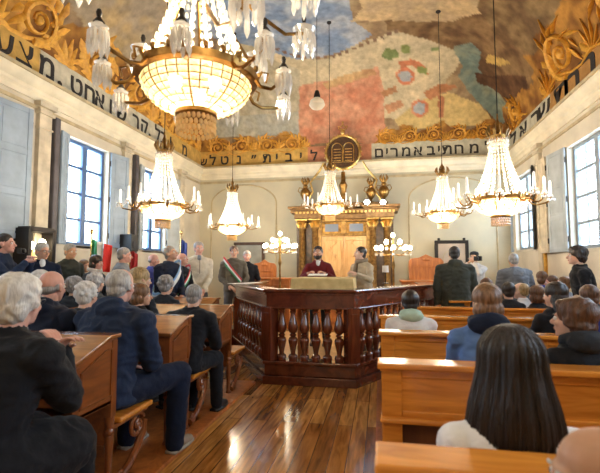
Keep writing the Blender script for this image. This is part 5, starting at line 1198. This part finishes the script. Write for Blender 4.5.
# things people hold
o = MB().bb(-.055, .055, -.02, .02, -.032, .032).lathe([(.026, 0), (.026, .03), (.0, .031)], (0, .02, 0), 16, (0, 1, 0)).build('camera', 'black', bevel=.004)
o.location = on(1, 4.3, 21, 251); o.location = V(o.location) ; o.rotation_euler.z = -1.2; tag(o, 'small black camera held up by the man at the left edge', 'camera')
o = MB().bb(-.07, .07, -.035, .035, -.045, .045).lathe([(.035, 0), (.04, .09), (.0, .091)], (0, .035, 0), 16, (0, 1, 0)).build('camera', 'black', bevel=.006)
o.location = on(1, 8.65, 478, 258.5); o.rotation_euler.z = PI - .5; tag(o, 'black camera held by the man in the pale jacket near the back wall', 'camera')
for o in list(C.objects):
    if 'dbg' in o: print('DZ', o['label'][:50], o['dbg'], round(o.location.z, 2)); del o['dbg']
# ================================================================ LIGHT
w = bpy.data.worlds.new('sky'); scene.world = w; w.use_nodes = True; bgn = w.node_tree.nodes['Background']; bgn.inputs[0].default_value = (.58, .78, 1, 1); bgn.inputs[1].default_value = 13.0
def area(name, loc, rot, sx, sy, e, col, portal=False):
    l = bpy.data.lights.new(name, 'AREA'); l.shape = 'RECTANGLE'; l.size = sx; l.size_y = sy; l.energy = e; l.color = col
    if portal: l.cycles.is_portal = True
    o = bpy.data.objects.new(name, l); C.objects.link(o); o.location = loc; o.rotation_euler = rot; return o
for (a, b, c, d) in WL: area('window_daylight', (XL - .46, (a + b) / 2, (c + d) / 2), (0, -PI / 2, 0), d - c, b - a, 1, (1, 1, 1), True)
for (a, b, c, d) in WR: area('window_daylight', (XR + .46, (a + b) / 2, (c + d) / 2), (0, PI / 2, 0), d - c, b - a, 1, (1, 1, 1), True)
def point(name, loc, e, col=(1, .86, .64), r=.08):
    l = bpy.data.lights.new(name, 'POINT'); l.energy = e; l.color = col; l.shadow_soft_size = r; o = bpy.data.objects.new(name, l); C.objects.link(o); o.location = loc; return o
for i, p in enumerate(LIGHTS): point('chandelier_light', p + V((0, 0, .12)), (75, 75, 65, 65, 20, 45)[i], r=.12); point('chandelier_bowl_light', p + V((0, 0, -.06)), 14 if i in (4, 5) else 30, (1, .83, .58), r=.06)
for p in cp: point('candelabrum_light', p + V((0, -.1, .33)), 30, r=.2)
for u in (367, 383):
    p = on(1, 10.2, u, 202); point('spot_lamp', p + V((0, -.05, 0)), 5, (1, .95, .85), .05)
point('fill_light_behind', (.4, .2, 3.0), 45, r=.25); point('fill_light_behind', (-2.9, -.6, 3.2), 30, r=.25)  # unseen fill lights added above and behind the viewer, no chandelier hangs there
vs = scene.view_settings; vs.view_transform = 'Standard'; vs.look = 'None'; vs.gamma = 1; vs.use_curve_mapping = False; vs.exposure = 0.6
